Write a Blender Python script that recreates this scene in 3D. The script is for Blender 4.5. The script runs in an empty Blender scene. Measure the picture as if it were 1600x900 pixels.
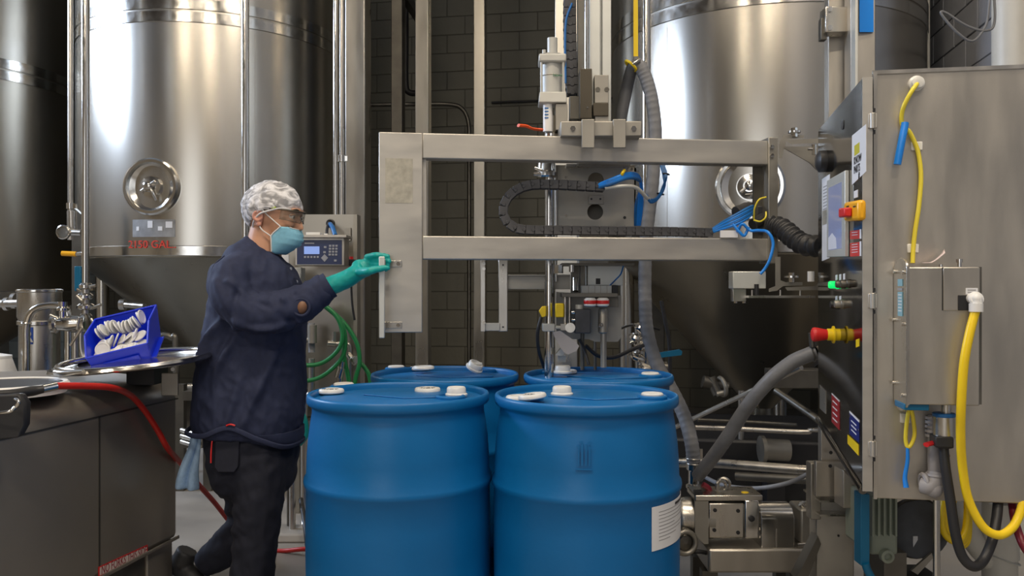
import bpy, math, random
from math import sin, cos, pi, radians, sqrt, atan2
from mathutils import Vector, Matrix, noise
V = Vector
random.seed(7)
scn = bpy.context.scene
COL = scn.collection
F = 1300.0      # focal length in pixels of the 1600 px wide frame
CH = 1.24       # camera height

# ------------------------------------------------------------------ camera
cam = bpy.data.cameras.new('camera')
cam.sensor_width = 36.0
cam.lens = 36.0 * F / 1600.0
cam.clip_end = 100
camo = bpy.data.objects.new('camera', cam)
camo.location = (0, 0, CH)
camo.rotation_euler = (pi/2, 0, 0)
COL.objects.link(camo)
scn.camera = camo

# ------------------------------------------------------------------ world and exposure
world = bpy.data.worlds.new('world')
scn.world = world
world.use_nodes = True
bgn = world.node_tree.nodes['Background']
bgn.inputs[0].default_value = (0.75, 0.80, 0.9, 1)
bgn.inputs[1].default_value = 0.2
scn.view_settings.view_transform = 'Standard'
scn.view_settings.look = 'None'
scn.view_settings.exposure = 0.12
scn.view_settings.gamma = 1.0
scn.cycles.use_denoising = True
scn.cycles.max_bounces = 8
scn.cycles.glossy_bounces = 5
scn.cycles.sample_clamp_indirect = 4.0

def area(name, loc, target, sx, sy, power, col):
    l = bpy.data.lights.new(name, 'AREA'); l.shape = 'RECTANGLE'
    l.size = sx; l.size_y = sy; l.energy = power; l.color = col
    o = bpy.data.objects.new(name, l); o.location = loc
    o.rotation_euler = (V(target) - V(loc)).to_track_quat('-Z', 'Y').to_euler()
    COL.objects.link(o); return o
YAW = (0.165, 0.986)     # the room's depth direction in plan
CRS = (0.986, -0.165)    # the room's cross direction
# daylight through the high window in the left wall
area('daylight_lamp', (-6.80, 4.85, 4.05), (0.5, 4.6, 2.6), 2.4, 1.15, 330, (0.62, 0.76, 1.0))
# cool area lamp behind the camera, aimed at the work area
area('rear_cool_lamp', (-2.2, -5.6, 2.4), (-0.4, 3.0, 1.6), 3.2, 3.2, 55, (0.88, 0.93, 1.0))
LIGHT_SPOTS = [(-3.2, -2.6), (0.2, -2.6), (-1.6, 1.0), (1.3, 1.0), (-1.8, 4.6), (1.6, 4.2)]
for i, (lx, ly) in enumerate(LIGHT_SPOTS):
    area('highbay_lamp', (lx, ly, 5.6), (lx, ly, 0), 1.3, 0.45, [105, 105, 95, 95, 16, 12][i], (1.0, 0.86, 0.68))

# ------------------------------------------------------------------ pixel helper
def P(px, py, D): return V(((px-800)/F*D, D, CH-(py-450)/F*D))
def X(px, D): return (px-800)/F*D
def Z(py, D): return CH-(py-450)/F*D

# ------------------------------------------------------------------ materials
MATS = {}
def material(name, col, rough=0.5, metal=0.0, var=0.0, vscale=8.0, bump=0.0, bscale=60.0, stretch=(1, 1, 1), rvar=0.0, spec=0.5,
             trans=0.0, alpha=1.0, emit=None, estr=0.0, aniso=0.0, col2=None, coat=0.0):
    if name in MATS: return MATS[name]
    m = bpy.data.materials.new(name); m.use_nodes = True
    nt = m.node_tree; N = nt.nodes; L = nt.links; b = N['Principled BSDF']
    c = (*col, 1)
    b.inputs['Base Color'].default_value = c
    b.inputs['Roughness'].default_value = rough
    b.inputs['Metallic'].default_value = metal
    b.inputs['Specular IOR Level'].default_value = spec
    b.inputs['Transmission Weight'].default_value = trans
    b.inputs['Alpha'].default_value = alpha
    b.inputs['Anisotropic'].default_value = aniso
    b.inputs['Coat Weight'].default_value = coat
    if emit:
        b.inputs['Emission Color'].default_value = (*emit, 1); b.inputs['Emission Strength'].default_value = estr
    tc = N.new('ShaderNodeTexCoord'); mp = N.new('ShaderNodeMapping'); mp.inputs['Scale'].default_value = stretch
    L.new(tc.outputs['Object'], mp.inputs['Vector'])
    n = N.new('ShaderNodeTexNoise'); n.inputs['Scale'].default_value = vscale; n.inputs['Detail'].default_value = 4 if vscale > 1.2 else 1
    L.new(mp.outputs[0], n.inputs['Vector'])
    if var > 0 or col2:
        mx = N.new('ShaderNodeMix'); mx.data_type = 'RGBA'
        mx.inputs['A'].default_value = (*[x*(1-var) for x in col], 1)
        mx.inputs['B'].default_value = (*(col2 if col2 else [min(1, x*(1+var)) for x in col]), 1)
        rp = N.new('ShaderNodeMapRange'); rp.inputs[1].default_value = 0.3; rp.inputs[2].default_value = 0.7
        L.new(n.outputs[0], rp.inputs[0]); L.new(rp.outputs[0], mx.inputs['Factor'])
        L.new(mx.outputs['Result'], b.inputs['Base Color'])
    if rvar > 0:
        rp = N.new('ShaderNodeMapRange'); rp.inputs[1].default_value = 0.3; rp.inputs[2].default_value = 0.7
        rp.inputs[3].default_value = max(0.03, rough-rvar); rp.inputs[4].default_value = rough+rvar
        L.new(n.outputs[0], rp.inputs[0]); L.new(rp.outputs[0], b.inputs['Roughness'])
    if bump > 0:
        n2 = N.new('ShaderNodeTexNoise'); n2.inputs['Scale'].default_value = bscale; n2.inputs['Detail'].default_value = 3 if bscale > 5 else 0
        L.new(mp.outputs[0], n2.inputs['Vector'])
        bp = N.new('ShaderNodeBump'); bp.inputs['Strength'].default_value = bump; bp.inputs['Distance'].default_value = 0.01
        L.new(n2.outputs[0], bp.inputs['Height']); L.new(bp.outputs[0], b.inputs['Normal'])
    MATS[name] = m
    return m

STEEL = material('brushed_steel', (0.56, 0.53, 0.48), 0.30, 1, var=0.10, vscale=3, rvar=0.06, bump=0.04, bscale=90, stretch=(6, 6, 1))
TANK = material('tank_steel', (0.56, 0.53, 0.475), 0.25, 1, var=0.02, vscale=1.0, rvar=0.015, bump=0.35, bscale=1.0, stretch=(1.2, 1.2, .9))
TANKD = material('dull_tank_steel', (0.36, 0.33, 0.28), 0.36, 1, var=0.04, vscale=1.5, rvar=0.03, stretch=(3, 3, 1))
CONEM = material('shaded_cone_steel', (0.36, 0.335, 0.28), 0.30, 1, var=0.05, vscale=1.5, rvar=0.03, stretch=(3, 3, 1))  # tank steel with the shade below the tanks worked into its colour
POLISH = material('polished_steel', (0.66, 0.64, 0.60), 0.16, 1, rvar=0.05, vscale=20)
FRAMEM = material('satin_steel', (0.53, 0.505, 0.46), 0.44, 0.85, var=0.07, vscale=5, rvar=0.06, bump=0.05, bscale=200, stretch=(1, 1, 4))
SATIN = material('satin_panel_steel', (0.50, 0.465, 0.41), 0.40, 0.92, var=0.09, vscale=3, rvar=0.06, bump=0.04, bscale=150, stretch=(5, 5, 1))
BEAD = material('bead_blasted_steel', (0.36, 0.34, 0.30), 0.48, 0.85, var=0.12, vscale=6, rvar=0.05)
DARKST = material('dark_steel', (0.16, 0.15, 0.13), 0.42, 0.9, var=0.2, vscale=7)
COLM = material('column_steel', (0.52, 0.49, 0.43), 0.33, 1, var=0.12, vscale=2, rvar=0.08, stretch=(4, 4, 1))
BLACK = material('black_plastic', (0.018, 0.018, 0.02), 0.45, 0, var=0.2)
BLACKG = material('black_gloss_panel', (0.022, 0.021, 0.020), 0.13, 0.0, rvar=0.03, spec=0.8, coat=0.6)
CHAINM = material('charcoal_plastic', (0.045, 0.046, 0.052), 0.5, 0, var=0.25, vscale=25)
DRUM = material('blue_drum_plastic', (0.001, 0.122, 0.355), 0.40, 0, var=0.05, vscale=4, bump=0.06, bscale=40, rvar=0.05, spec=.4)
WHITE = material('white_plastic', (0.78, 0.78, 0.77), 0.4)
CAPM = material('cap_plastic', (0.70, 0.70, 0.68), 0.4, 0, var=0.08, vscale=30)
PAPER = material('paper', (0.72, 0.73, 0.76), 0.7)
INK = material('ink', (0.03, 0.03, 0.035), 0.6)
GREYINK = material('grey_ink', (0.30, 0.30, 0.31), 0.6)
RED = material('red_plastic', (0.62, 0.02, 0.02), 0.35)
REDINK = material('red_lettering', (0.70, 0.04, 0.02), 0.5)
REDHOSE = material('red_hose_rubber', (0.50, 0.018, 0.012), 0.4, var=0.15)
MAROON = material('maroon_rubber', (0.16, 0.008, 0.02), 0.4)
ORANGE = material('orange_plastic', (0.85, 0.10, 0.015), 0.4)
YEL = material('yellow_plastic', (0.85, 0.60, 0.01), 0.38, var=0.06)
YELT = material('yellow_tube_plastic', (0.80, 0.66, 0.05), 0.35)
AMBER = material('amber_plastic', (0.85, 0.42, 0.01), 0.35)
BLUEC = material('blue_cable_plastic', (0.01, 0.12, 0.36), 0.4, var=0.15, vscale=30)
BLUEB = material('bright_blue_plastic', (0.01, 0.22, 0.75), 0.35)
BINM = material('cobalt_bin_plastic', (0.005, 0.03, 0.62), 0.33, var=0.05)
TEAL = material('teal_plastic', (0.0, 0.12, 0.25), 0.4)
GREENH = material('green_hose_rubber', (0.01, 0.17, 0.05), 0.4, var=0.1)
GREEN = material('green_light_lens', (0.0, 0.55, 0.10), 0.3, emit=(0.0, 1.0, 0.2), estr=0.7)
GHOSE = material('grey_hose_rubber', (0.20, 0.205, 0.22), 0.55, var=0.12, vscale=14, bump=0.1, bscale=90)
GHOSED = material('dark_grey_hose_rubber', (0.11, 0.112, 0.12), 0.5, var=0.2, vscale=14)
PVC = material('white_pipe_paint', (0.62, 0.60, 0.54), 0.45, var=0.05)
PVCG = material('grey_fitting_plastic', (0.30, 0.29, 0.30), 0.5)
CLEAR = material('clear_clip_plastic', (0.75, 0.74, 0.70), 0.3, var=0.1, vscale=60)
ALU = material('anodised_aluminium', (0.62, 0.63, 0.60), 0.42, 0.5, var=0.05)
ALUW = material('pale_grey_casting', (0.50, 0.50, 0.47), 0.45, 0.2, var=0.06)
NAVY = material('navy_keypad_film', (0.008, 0.018, 0.085), 0.3)
LCD = material('lcd_glow', (0.15, 0.25, 0.55), 0.2, emit=(0.22, 0.33, 0.75), estr=0.55)
GREYB = material('grey_button', (0.32, 0.34, 0.40), 0.5)
OLIVE = material('bronze_anodised_block', (0.085, 0.072, 0.052), 0.45, 0.4)
WALLM = material('dark_painted_block', (0.200, 0.192, 0.155), 0.65, 0, var=0.10, vscale=2.0, bump=0.25, bscale=35)
GROUT = material('dark_mortar', (0.13, 0.125, 0.103), 0.9)
WALLG = material('grey_painted_block', (0.30, 0.31, 0.34), 0.5, 0, var=0.10, vscale=2.5, bump=0.25, bscale=35)
GROUTG = material('grey_mortar', (0.10, 0.10, 0.11), 0.9)
FLOORM = material('concrete_floor', (0.26, 0.24, 0.215), 0.42, 0, var=0.22, vscale=1.6, bump=0.05, bscale=20, rvar=0.12, col2=(0.33, 0.31, 0.28))
CEILM = material('ceiling_paint', (0.20, 0.19, 0.18), 0.8)
FWALL = material('far_wall_paint', (0.42, 0.38, 0.32), 0.8, var=0.2, vscale=0.6)
MOTORG = material('sage_motor_paint', (0.22, 0.25, 0.20), 0.4, var=0.1)
GLASSY = material('window_light_panel', (0.8, 0.85, 0.95), 0.3, emit=(0.8, 0.88, 1.0), estr=2.0)
LAMPD = material('lamp_diffuser', (0.9, 0.85, 0.75), 0.4, emit=(1.0, 0.88, 0.72), estr=4.0)

# ------------------------------------------------------------------ mesh builder
def catmull(pts, n=8):
    pts = [V(p) for p in pts]
    if len(pts) < 3: return pts
    out = []
    e = [2*pts[0]-pts[1]] + pts + [2*pts[-1]-pts[-2]]
    for i in range(1, len(e)-2):
        a, b, c, d = e[i-1], e[i], e[i+1], e[i+2]
        for k in range(n):
            t = k/n
            out.append(0.5*((2*b)+(-a+c)*t+(2*a-5*b+4*c-d)*t*t+(-a+3*b-3*c+d)*t**3))
    out.append(pts[-1])
    return out

class B:
    def __init__(s): s.v = []; s.f = []; s.off = V((0, 0, 0))
    def add(s, vs, fs):
        k = len(s.v); s.v += [V(v) for v in vs]; s.f += [tuple(i+k for i in f) for f in fs]; return s
    def box(s, c, size, rz=0.0, M=None, taper=1.0):
        hx, hy, hz = size[0]/2, size[1]/2, size[2]/2
        vs = [V((x*hx*(taper if z > 0 else 1), y*hy*(taper if z > 0 else 1), z*hz)) for z in (-1, 1) for y in (-1, 1) for x in (-1, 1)]
        R = M if M is not None else Matrix.Rotation(rz, 3, 'Z')
        vs = [R @ v + V(c) for v in vs]
        return s.add(vs, [(0, 2, 3, 1), (4, 5, 7, 6), (0, 1, 5, 4), (2, 6, 7, 3), (0, 4, 6, 2), (1, 3, 7, 5)])
    def frame(s, a, b, up=None):
        z = (V(b)-V(a)).normalized()
        u = V(up) if up else (V((0, 0, 1)) if abs(z.z) < 0.9 else V((1, 0, 0)))
        x = u.cross(z).normalized(); y = z.cross(x)
        return x, y, z
    def cyl(s, a, b, r, r2=None, n=20, cap=True):
        a, b = V(a), V(b); r2 = r if r2 is None else r2
        x, y, z = s.frame(a, b)
        vs = [a + x*r*cos(2*pi*i/n) + y*r*sin(2*pi*i/n) for i in range(n)] + [b + x*r2*cos(2*pi*i/n) + y*r2*sin(2*pi*i/n) for i in range(n)]
        fs = [(i, (i+1) % n, n+(i+1) % n, n+i) for i in range(n)]
        if cap: fs += [tuple(reversed(range(n))), tuple(range(n, 2*n))]
        return s.add(vs, fs)
    def lathe(s, prof, c=(0, 0, 0), axis=(0, 0, 1), n=32, close=False):
        # prof: (r, h) pairs along axis
        a = V(axis).normalized(); c = V(c)
        x, y, z = s.frame((0, 0, 0), a)
        vs = []; fs = []
        for r, h in prof:
            vs += [c + z*h + x*r*cos(2*pi*i/n) + y*r*sin(2*pi*i/n) for i in range(n)]
        m = len(prof)
        for j in range(m-1 if not close else m):
            k = (j+1) % m
            fs += [(j*n+i, j*n+(i+1) % n, k*n+(i+1) % n, k*n+i) for i in range(n)]
        if not close:
            if prof[0][0] > 1e-6: fs.append(tuple(reversed(range(n))))
            if prof[-1][0] > 1e-6: fs.append(tuple(range((m-1)*n, m*n)))
        return s.add(vs, fs)
    def tube(s, pts, r, n=10, smooth=8, flat=1.0, cap=True, up=None):
        p = catmull(pts, smooth) if smooth else [V(q) for q in pts]
        m = len(p)
        rf = r if callable(r) else ((lambda t: r) if not isinstance(r, (list, tuple)) else (lambda t: _interp(r, t)))
        t0 = (p[1]-p[0]).normalized()
        u = V(up) if up else (V((0, 0, 1)) if abs(t0.z) < 0.9 else V((1, 0, 0)))
        x = u.cross(t0).normalized()
        vs = []
        for i, q in enumerate(p):
            t = (p[min(i+1, m-1)]-p[max(i-1, 0)]).normalized()
            x = (x - t*x.dot(t)).normalized(); y = t.cross(x)
            rr = rf(i/(m-1))
            vs += [q + x*rr*cos(2*pi*k/n) + y*rr*flat*sin(2*pi*k/n) for k in range(n)]
        fs = [(j*n+i, j*n+(i+1) % n, (j+1)*n+(i+1) % n, (j+1)*n+i) for j in range(m-1) for i in range(n)]
        if cap: fs += [tuple(reversed(range(n))), tuple(range((m-1)*n, m*n))]
        return s.add(vs, fs)
    def torus(s, c, axis, R, r, n=28, k=8, a0=0, a1=2*pi):
        x, y, z = s.frame((0, 0, 0), axis); c = V(c)
        full = abs(a1-a0-2*pi) < 1e-6
        m = n if full else n+1
        vs = []; fs = []
        for i in range(m):
            a = a0+(a1-a0)*i/n; d = x*cos(a)+y*sin(a)
            vs += [c+d*(R+r*cos(2*pi*j/k))+z*r*sin(2*pi*j/k) for j in range(k)]
        for i in range(n):
            i2 = (i+1) % m
            fs += [(i*k+j, i2*k+j, i2*k+(j+1) % k, i*k+(j+1) % k) for j in range(k)]
        if not full: fs += [tuple(range(k)), tuple(reversed(range((m-1)*k, m*k)))]
        return s.add(vs, fs)
    def prism(s, poly, d):
        # poly: 3D points of a planar polygon, extruded by vector d
        n = len(poly); d = V(d); pts = [V(p) for p in poly]
        return s.add(pts+[p+d for p in pts], [tuple(reversed(range(n))), tuple(range(n, 2*n))] + [(i, (i+1) % n, n+(i+1) % n, n+i) for i in range(n)])
    def sphere(s, c, r, n=16, m=10, M=None):
        r = r if isinstance(r, (tuple, list)) else (r, r, r); c = V(c)
        M = M if M is not None else Matrix.Identity(3)
        vs = [c+M @ V((0, 0, -r[2]))]
        for j in range(1, m):
            a = -pi/2+pi*j/m
            vs += [c+M @ V((r[0]*cos(a)*cos(2*pi*i/n), r[1]*cos(a)*sin(2*pi*i/n), r[2]*sin(a))) for i in range(n)]
        vs.append(c+M @ V((0, 0, r[2])))
        fs = [(0, 1+(i+1) % n, 1+i) for i in range(n)]
        for j in range(m-2):
            fs += [(1+j*n+i, 1+j*n+(i+1) % n, 1+(j+1)*n+(i+1) % n, 1+(j+1)*n+i) for i in range(n)]
        t = 1+(m-1)*n
        fs += [(t, t-n+i, t-n+(i+1) % n) for i in range(n)]
        return s.add(vs, fs)
    def loft(s, rings, cap=True):
        n = len(rings[0]); vs = [v for r in rings for v in r]; m = len(rings)
        fs = [(j*n+i, j*n+(i+1) % n, (j+1)*n+(i+1) % n, (j+1)*n+i) for j in range(m-1) for i in range(n)]
        if cap: fs += [tuple(reversed(range(n))), tuple(range((m-1)*n, m*n))]
        return s.add(vs, fs)

def _interp(lst, t):
    k = t*(len(lst)-1); i = min(int(k), len(lst)-2); f = k-i
    f = f*f*(3-2*f) if False else f
    return lst[i]*(1-f)+lst[i+1]*f

WM = {}   # world matrix of each object, kept by name
def _fix_normals(me):
    import bmesh
    bm = bmesh.new(); bm.from_mesh(me)
    bmesh.ops.recalc_face_normals(bm, faces=bm.faces)
    bm.to_mesh(me); bm.free()

def mk(name, b, mat, parent=None, bev=0.0, label=None, cat=None, group=None, kind=None, smooth=True, local=False, angle=38):
    me = bpy.data.meshes.new(name)
    PM = WM[parent.name] if parent else Matrix.Identity(4)
    vs = [V(v) for v in b.v]
    if local and parent: vs = [PM @ v for v in vs]
    lo = V((min(v.x for v in vs), min(v.y for v in vs), min(v.z for v in vs)))
    hi = V((max(v.x for v in vs), max(v.y for v in vs), max(v.z for v in vs)))
    org = V(((lo.x+hi.x)/2, (lo.y+hi.y)/2, lo.z))
    me.from_pydata([tuple(v-org) for v in vs], [], b.f)
    _fix_normals(me)
    if smooth:
        me.polygons.foreach_set('use_smooth', [True]*len(me.polygons))
        me.set_sharp_from_angle(angle=radians(angle))
    me.materials.append(mat)
    o = bpy.data.objects.new(name, me); COL.objects.link(o)
    M = Matrix.Translation(org)
    if parent:
        o.parent = parent; o.matrix_basis = PM.inverted() @ M
    else: o.location = org
    WM[o.name] = M
    if bev > 0:
        md = o.modifiers.new('bevel', 'BEVEL'); md.width = bev; md.segments = 2; md.limit_method = 'ANGLE'; md.angle_limit = radians(40)
        md.harden_normals = False
    tagit(o, label, cat, group, kind)
    return o
def tagit(o, label=None, cat=None, group=None, kind=None):
    if label: o['label'] = label
    if cat: o['category'] = cat
    if group: o['group'] = group
    if kind: o['kind'] = kind
def thing(name, label, cat, loc=(0, 0, 0), rz=0.0, group=None):
    o = bpy.data.objects.new(name, None); COL.objects.link(o)
    o.empty_display_size = 0.05
    M = Matrix.Translation(V(loc)) @ Matrix.Rotation(rz, 4, 'Z')
    o.location = loc; o.rotation_euler = (0, 0, rz)
    WM[o.name] = M; tagit(o, label, cat, group)
    return o
def bx(c, size, rz=0.0, M=None): return B().box(c, size, rz, M)
def cy(a, b, r, r2=None, n=20): return B().cyl(a, b, r, r2, n)
def inst(src, M, parent, name=None):
    o = src.copy(); COL.objects.link(o); o.parent = parent
    o.matrix_basis = (WM[parent.name].inverted() @ M) if parent else M
    WM[o.name] = M
    return o
def text_mesh(name, body, size, M, mat, parent=None, extrude=0.0006, align='LEFT', squeeze=1.0, **kw):
    cu = bpy.data.curves.new('txt', 'FONT'); cu.body = body; cu.size = size; cu.extrude = extrude; cu.align_x = align; cu.resolution_u = 3
    cu.space_character = 1.0
    t = bpy.data.objects.new('txt', cu); COL.objects.link(t)
    dg = bpy.context.evaluated_depsgraph_get(); dg.update()
    me = bpy.data.meshes.new_from_object(t.evaluated_get(dg))
    b = B(); S = Matrix.Diagonal((squeeze, 1, 1, 1))
    b.add([M @ (S @ v.co) for v in me.vertices], [tuple(p.vertices) for p in me.polygons])
    bpy.data.objects.remove(t); bpy.data.curves.remove(cu); bpy.data.meshes.remove(me)
    return mk(name, b, mat, parent, smooth=False, **kw)
def face_matrix(o, xdir, up=(0, 0, 1)):
    x = V(xdir).normalized(); u = V(up); z = x.cross(u).normalized(); y = z.cross(x)
    M = Matrix((x, y, z)).transposed().to_4x4(); M.translation = V(o); return M
def remeshed(name, b, mat, parent=None, voxel=0.008, smooth=4, disp=None, label=None, cat=None, local=False):
    """one continuous surface grown over the overlapping volumes in b"""
    me = bpy.data.meshes.new('tmp')
    me.from_pydata([tuple(v) for v in b.v], [], b.f); _fix_normals(me)
    o = bpy.data.objects.new('tmp', me); COL.objects.link(o)
    m = o.modifiers.new('r', 'REMESH'); m.mode = 'VOXEL'; m.voxel_size = voxel; m.adaptivity = 0
    if smooth:
        m2 = o.modifiers.new('s', 'SMOOTH'); m2.factor = 0.5; m2.iterations = smooth
    dg = bpy.context.evaluated_depsgraph_get(); dg.update()
    ev = bpy.data.meshes.new_from_object(o.evaluated_get(dg))
    vs = [v.co.copy() for v in ev.vertices]
    if disp: vs = [v + ev.vertices[i].normal*disp(v, ev.vertices[i].normal) for i, v in enumerate(vs)]
    nb = B(); nb.add(vs, [tuple(p.vertices) for p in ev.polygons])
    bpy.data.objects.remove(o); bpy.data.meshes.remove(me); bpy.data.meshes.remove(ev)
    return mk(name, nb, mat, parent, label=label, cat=cat, angle=80, local=local)
def bolt(p, d, r=0.008, h=0.006, n=6):
    return B().cyl(p, V(p)+V(d).normalized()*h, r, n=n)
# ================================================================== ROOM SHELL
RZ = -math.asin(0.165)      # rotation of the room axes about Z
def room(s, t, z=0.0):      # s across, t deep, measured from the point below the camera
    return V((CRS[0]*s+YAW[0]*t, CRS[1]*s+YAW[1]*t, z))
SL, SR, TB, TF, HC = -7.6, 1.945, 8.85, -7.0, 6.2
MR = Matrix.Rotation(RZ, 3, 'Z')
def rbox(s0, s1, t0, t1, z0, z1):
    return bx(room((s0+s1)/2, (t0+t1)/2, (z0+z1)/2), (s1-s0, t1-t0, z1-z0), RZ)
mk('floor', rbox(SL-.2, SR+.2, TF-.2, TB+.2, -0.1, 0), FLOORM, kind='structure')
mk('ceiling', rbox(SL-.2, SR+.2, TF-.2, TB+.2, HC, HC+.1), CEILM, kind='structure')
wall_back = mk('wall_back', rbox(SL-.2, SR+.2, TB, TB+.15, 0, HC), GROUT, kind='structure')
wall_right = mk('wall_right', rbox(SR, SR+.15, TF, TB, 0, HC), GROUTG, kind='structure')
mk('wall_front', rbox(SL-.2, SR+.2, TF-.15, TF, 0, HC), FWALL, kind='structure')
# left wall with the opening of the high window
wb = B()
W0, W1, WZ0, WZ1 = 2.4, 4.9, 3.4, 4.7
for a in [(TF, W0, 0, HC), (W1, TB, 0, HC), (W0, W1, 0, WZ0), (W0, W1, WZ1, HC)]:
    q = rbox(SL-.15, SL, a[0], a[1], a[2], a[3]); wb.add(q.v, q.f)
mk('wall_left', wb, FWALL, kind='structure')
win = mk('window_1', rbox(SL-.14, SL-.12, W0, W1, WZ0, WZ1), GLASSY, kind='structure')
for k in range(4):
    t = W0+(W1-W0)*k/3
    mk('mullion', rbox(SL-.12, SL-.06, t-.03, t+.03, WZ0, WZ1), DARKST, win)
# ---- masonry blocks of the back wall and right wall
def block_wall(wall, mat, along, s_fix, a0, a1, z1, show, bl=0.40, bh=0.20, gap=0.010, proud=0.006):
    """along='s' (back wall) or 't' (right wall); show(a, z) -> individual block"""
    half = (bl-gap)/2
    if along == 's': size = (bl-gap, 0.03, bh-gap)
    else: size = (0.03, bl-gap, bh-gap)
    proto = None; rest = B()
    nrow = int(z1/bh)
    for r in range(nrow):
        z = r*bh+gap/2
        off = (bl/2 if r % 2 else 0)
        n = int((a1-a0)/bl)+1
        for k in range(n):
            a = a0+k*bl+off+bl/2
            if a+half > a1: continue
            j = random.uniform(-.0015, .0015)
            if along == 's': c = room(a, s_fix+.015-proud+j, z+size[2]/2)
            else: c = room(s_fix+.015-proud+j, a, z+size[2]/2)
            if show(a, z):
                M = Matrix.Translation(c-V((0, 0, size[2]/2)))
                if proto is None:
                    proto = mk('block', bx(c, size, RZ), mat, wall, bev=0.004)
                else:
                    inst(proto, M, wall)
            else: rest.box(c, size, RZ)
    s = mk('blockwork', rest, mat, wall, kind='stuff')
def px_of(v): return 800+F*v.x/v.y, 450-F*(v.z-CH)/v.y
def show_back(a, z):
    x, y = px_of(room(a, TB, z)); return (540 < x < 880 and -20 < y < 640)
def show_right(t, z):
    if t < 2.5: return False
    x, y = px_of(room(SR, t, z)); return (1415 < x < 1600 and -30 < y < 125) or (1560 < x < 1612 and 125 < y < 900)
block_wall(wall_back, WALLM, 's', TB, SL, SR, HC, show_back)
block_wall(wall_right, WALLG, 't', SR, -1.0, TB, HC, show_right)

# ceiling lights
for i, (lx, ly) in enumerate(LIGHT_SPOTS):
    lf = thing('ceiling_light', ['nearest left', 'nearest right', 'middle left', 'middle right', 'back left', 'back right'][i]+' of the six shallow ceiling lamps', 'ceiling light', (lx, ly, 5.64), 0, 'high ceiling lamps over the hall')
    mk('housing', bx((lx, ly, 5.70), (1.4, .55, .08)), ALUW, lf, bev=.01)
    mk('rod', B().cyl((lx-.5, ly, 5.74), (lx-.5, ly, HC), .008, n=8).cyl((lx+.5, ly, 5.74), (lx+.5, ly, HC), .008, n=8), DARKST, lf)

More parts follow.
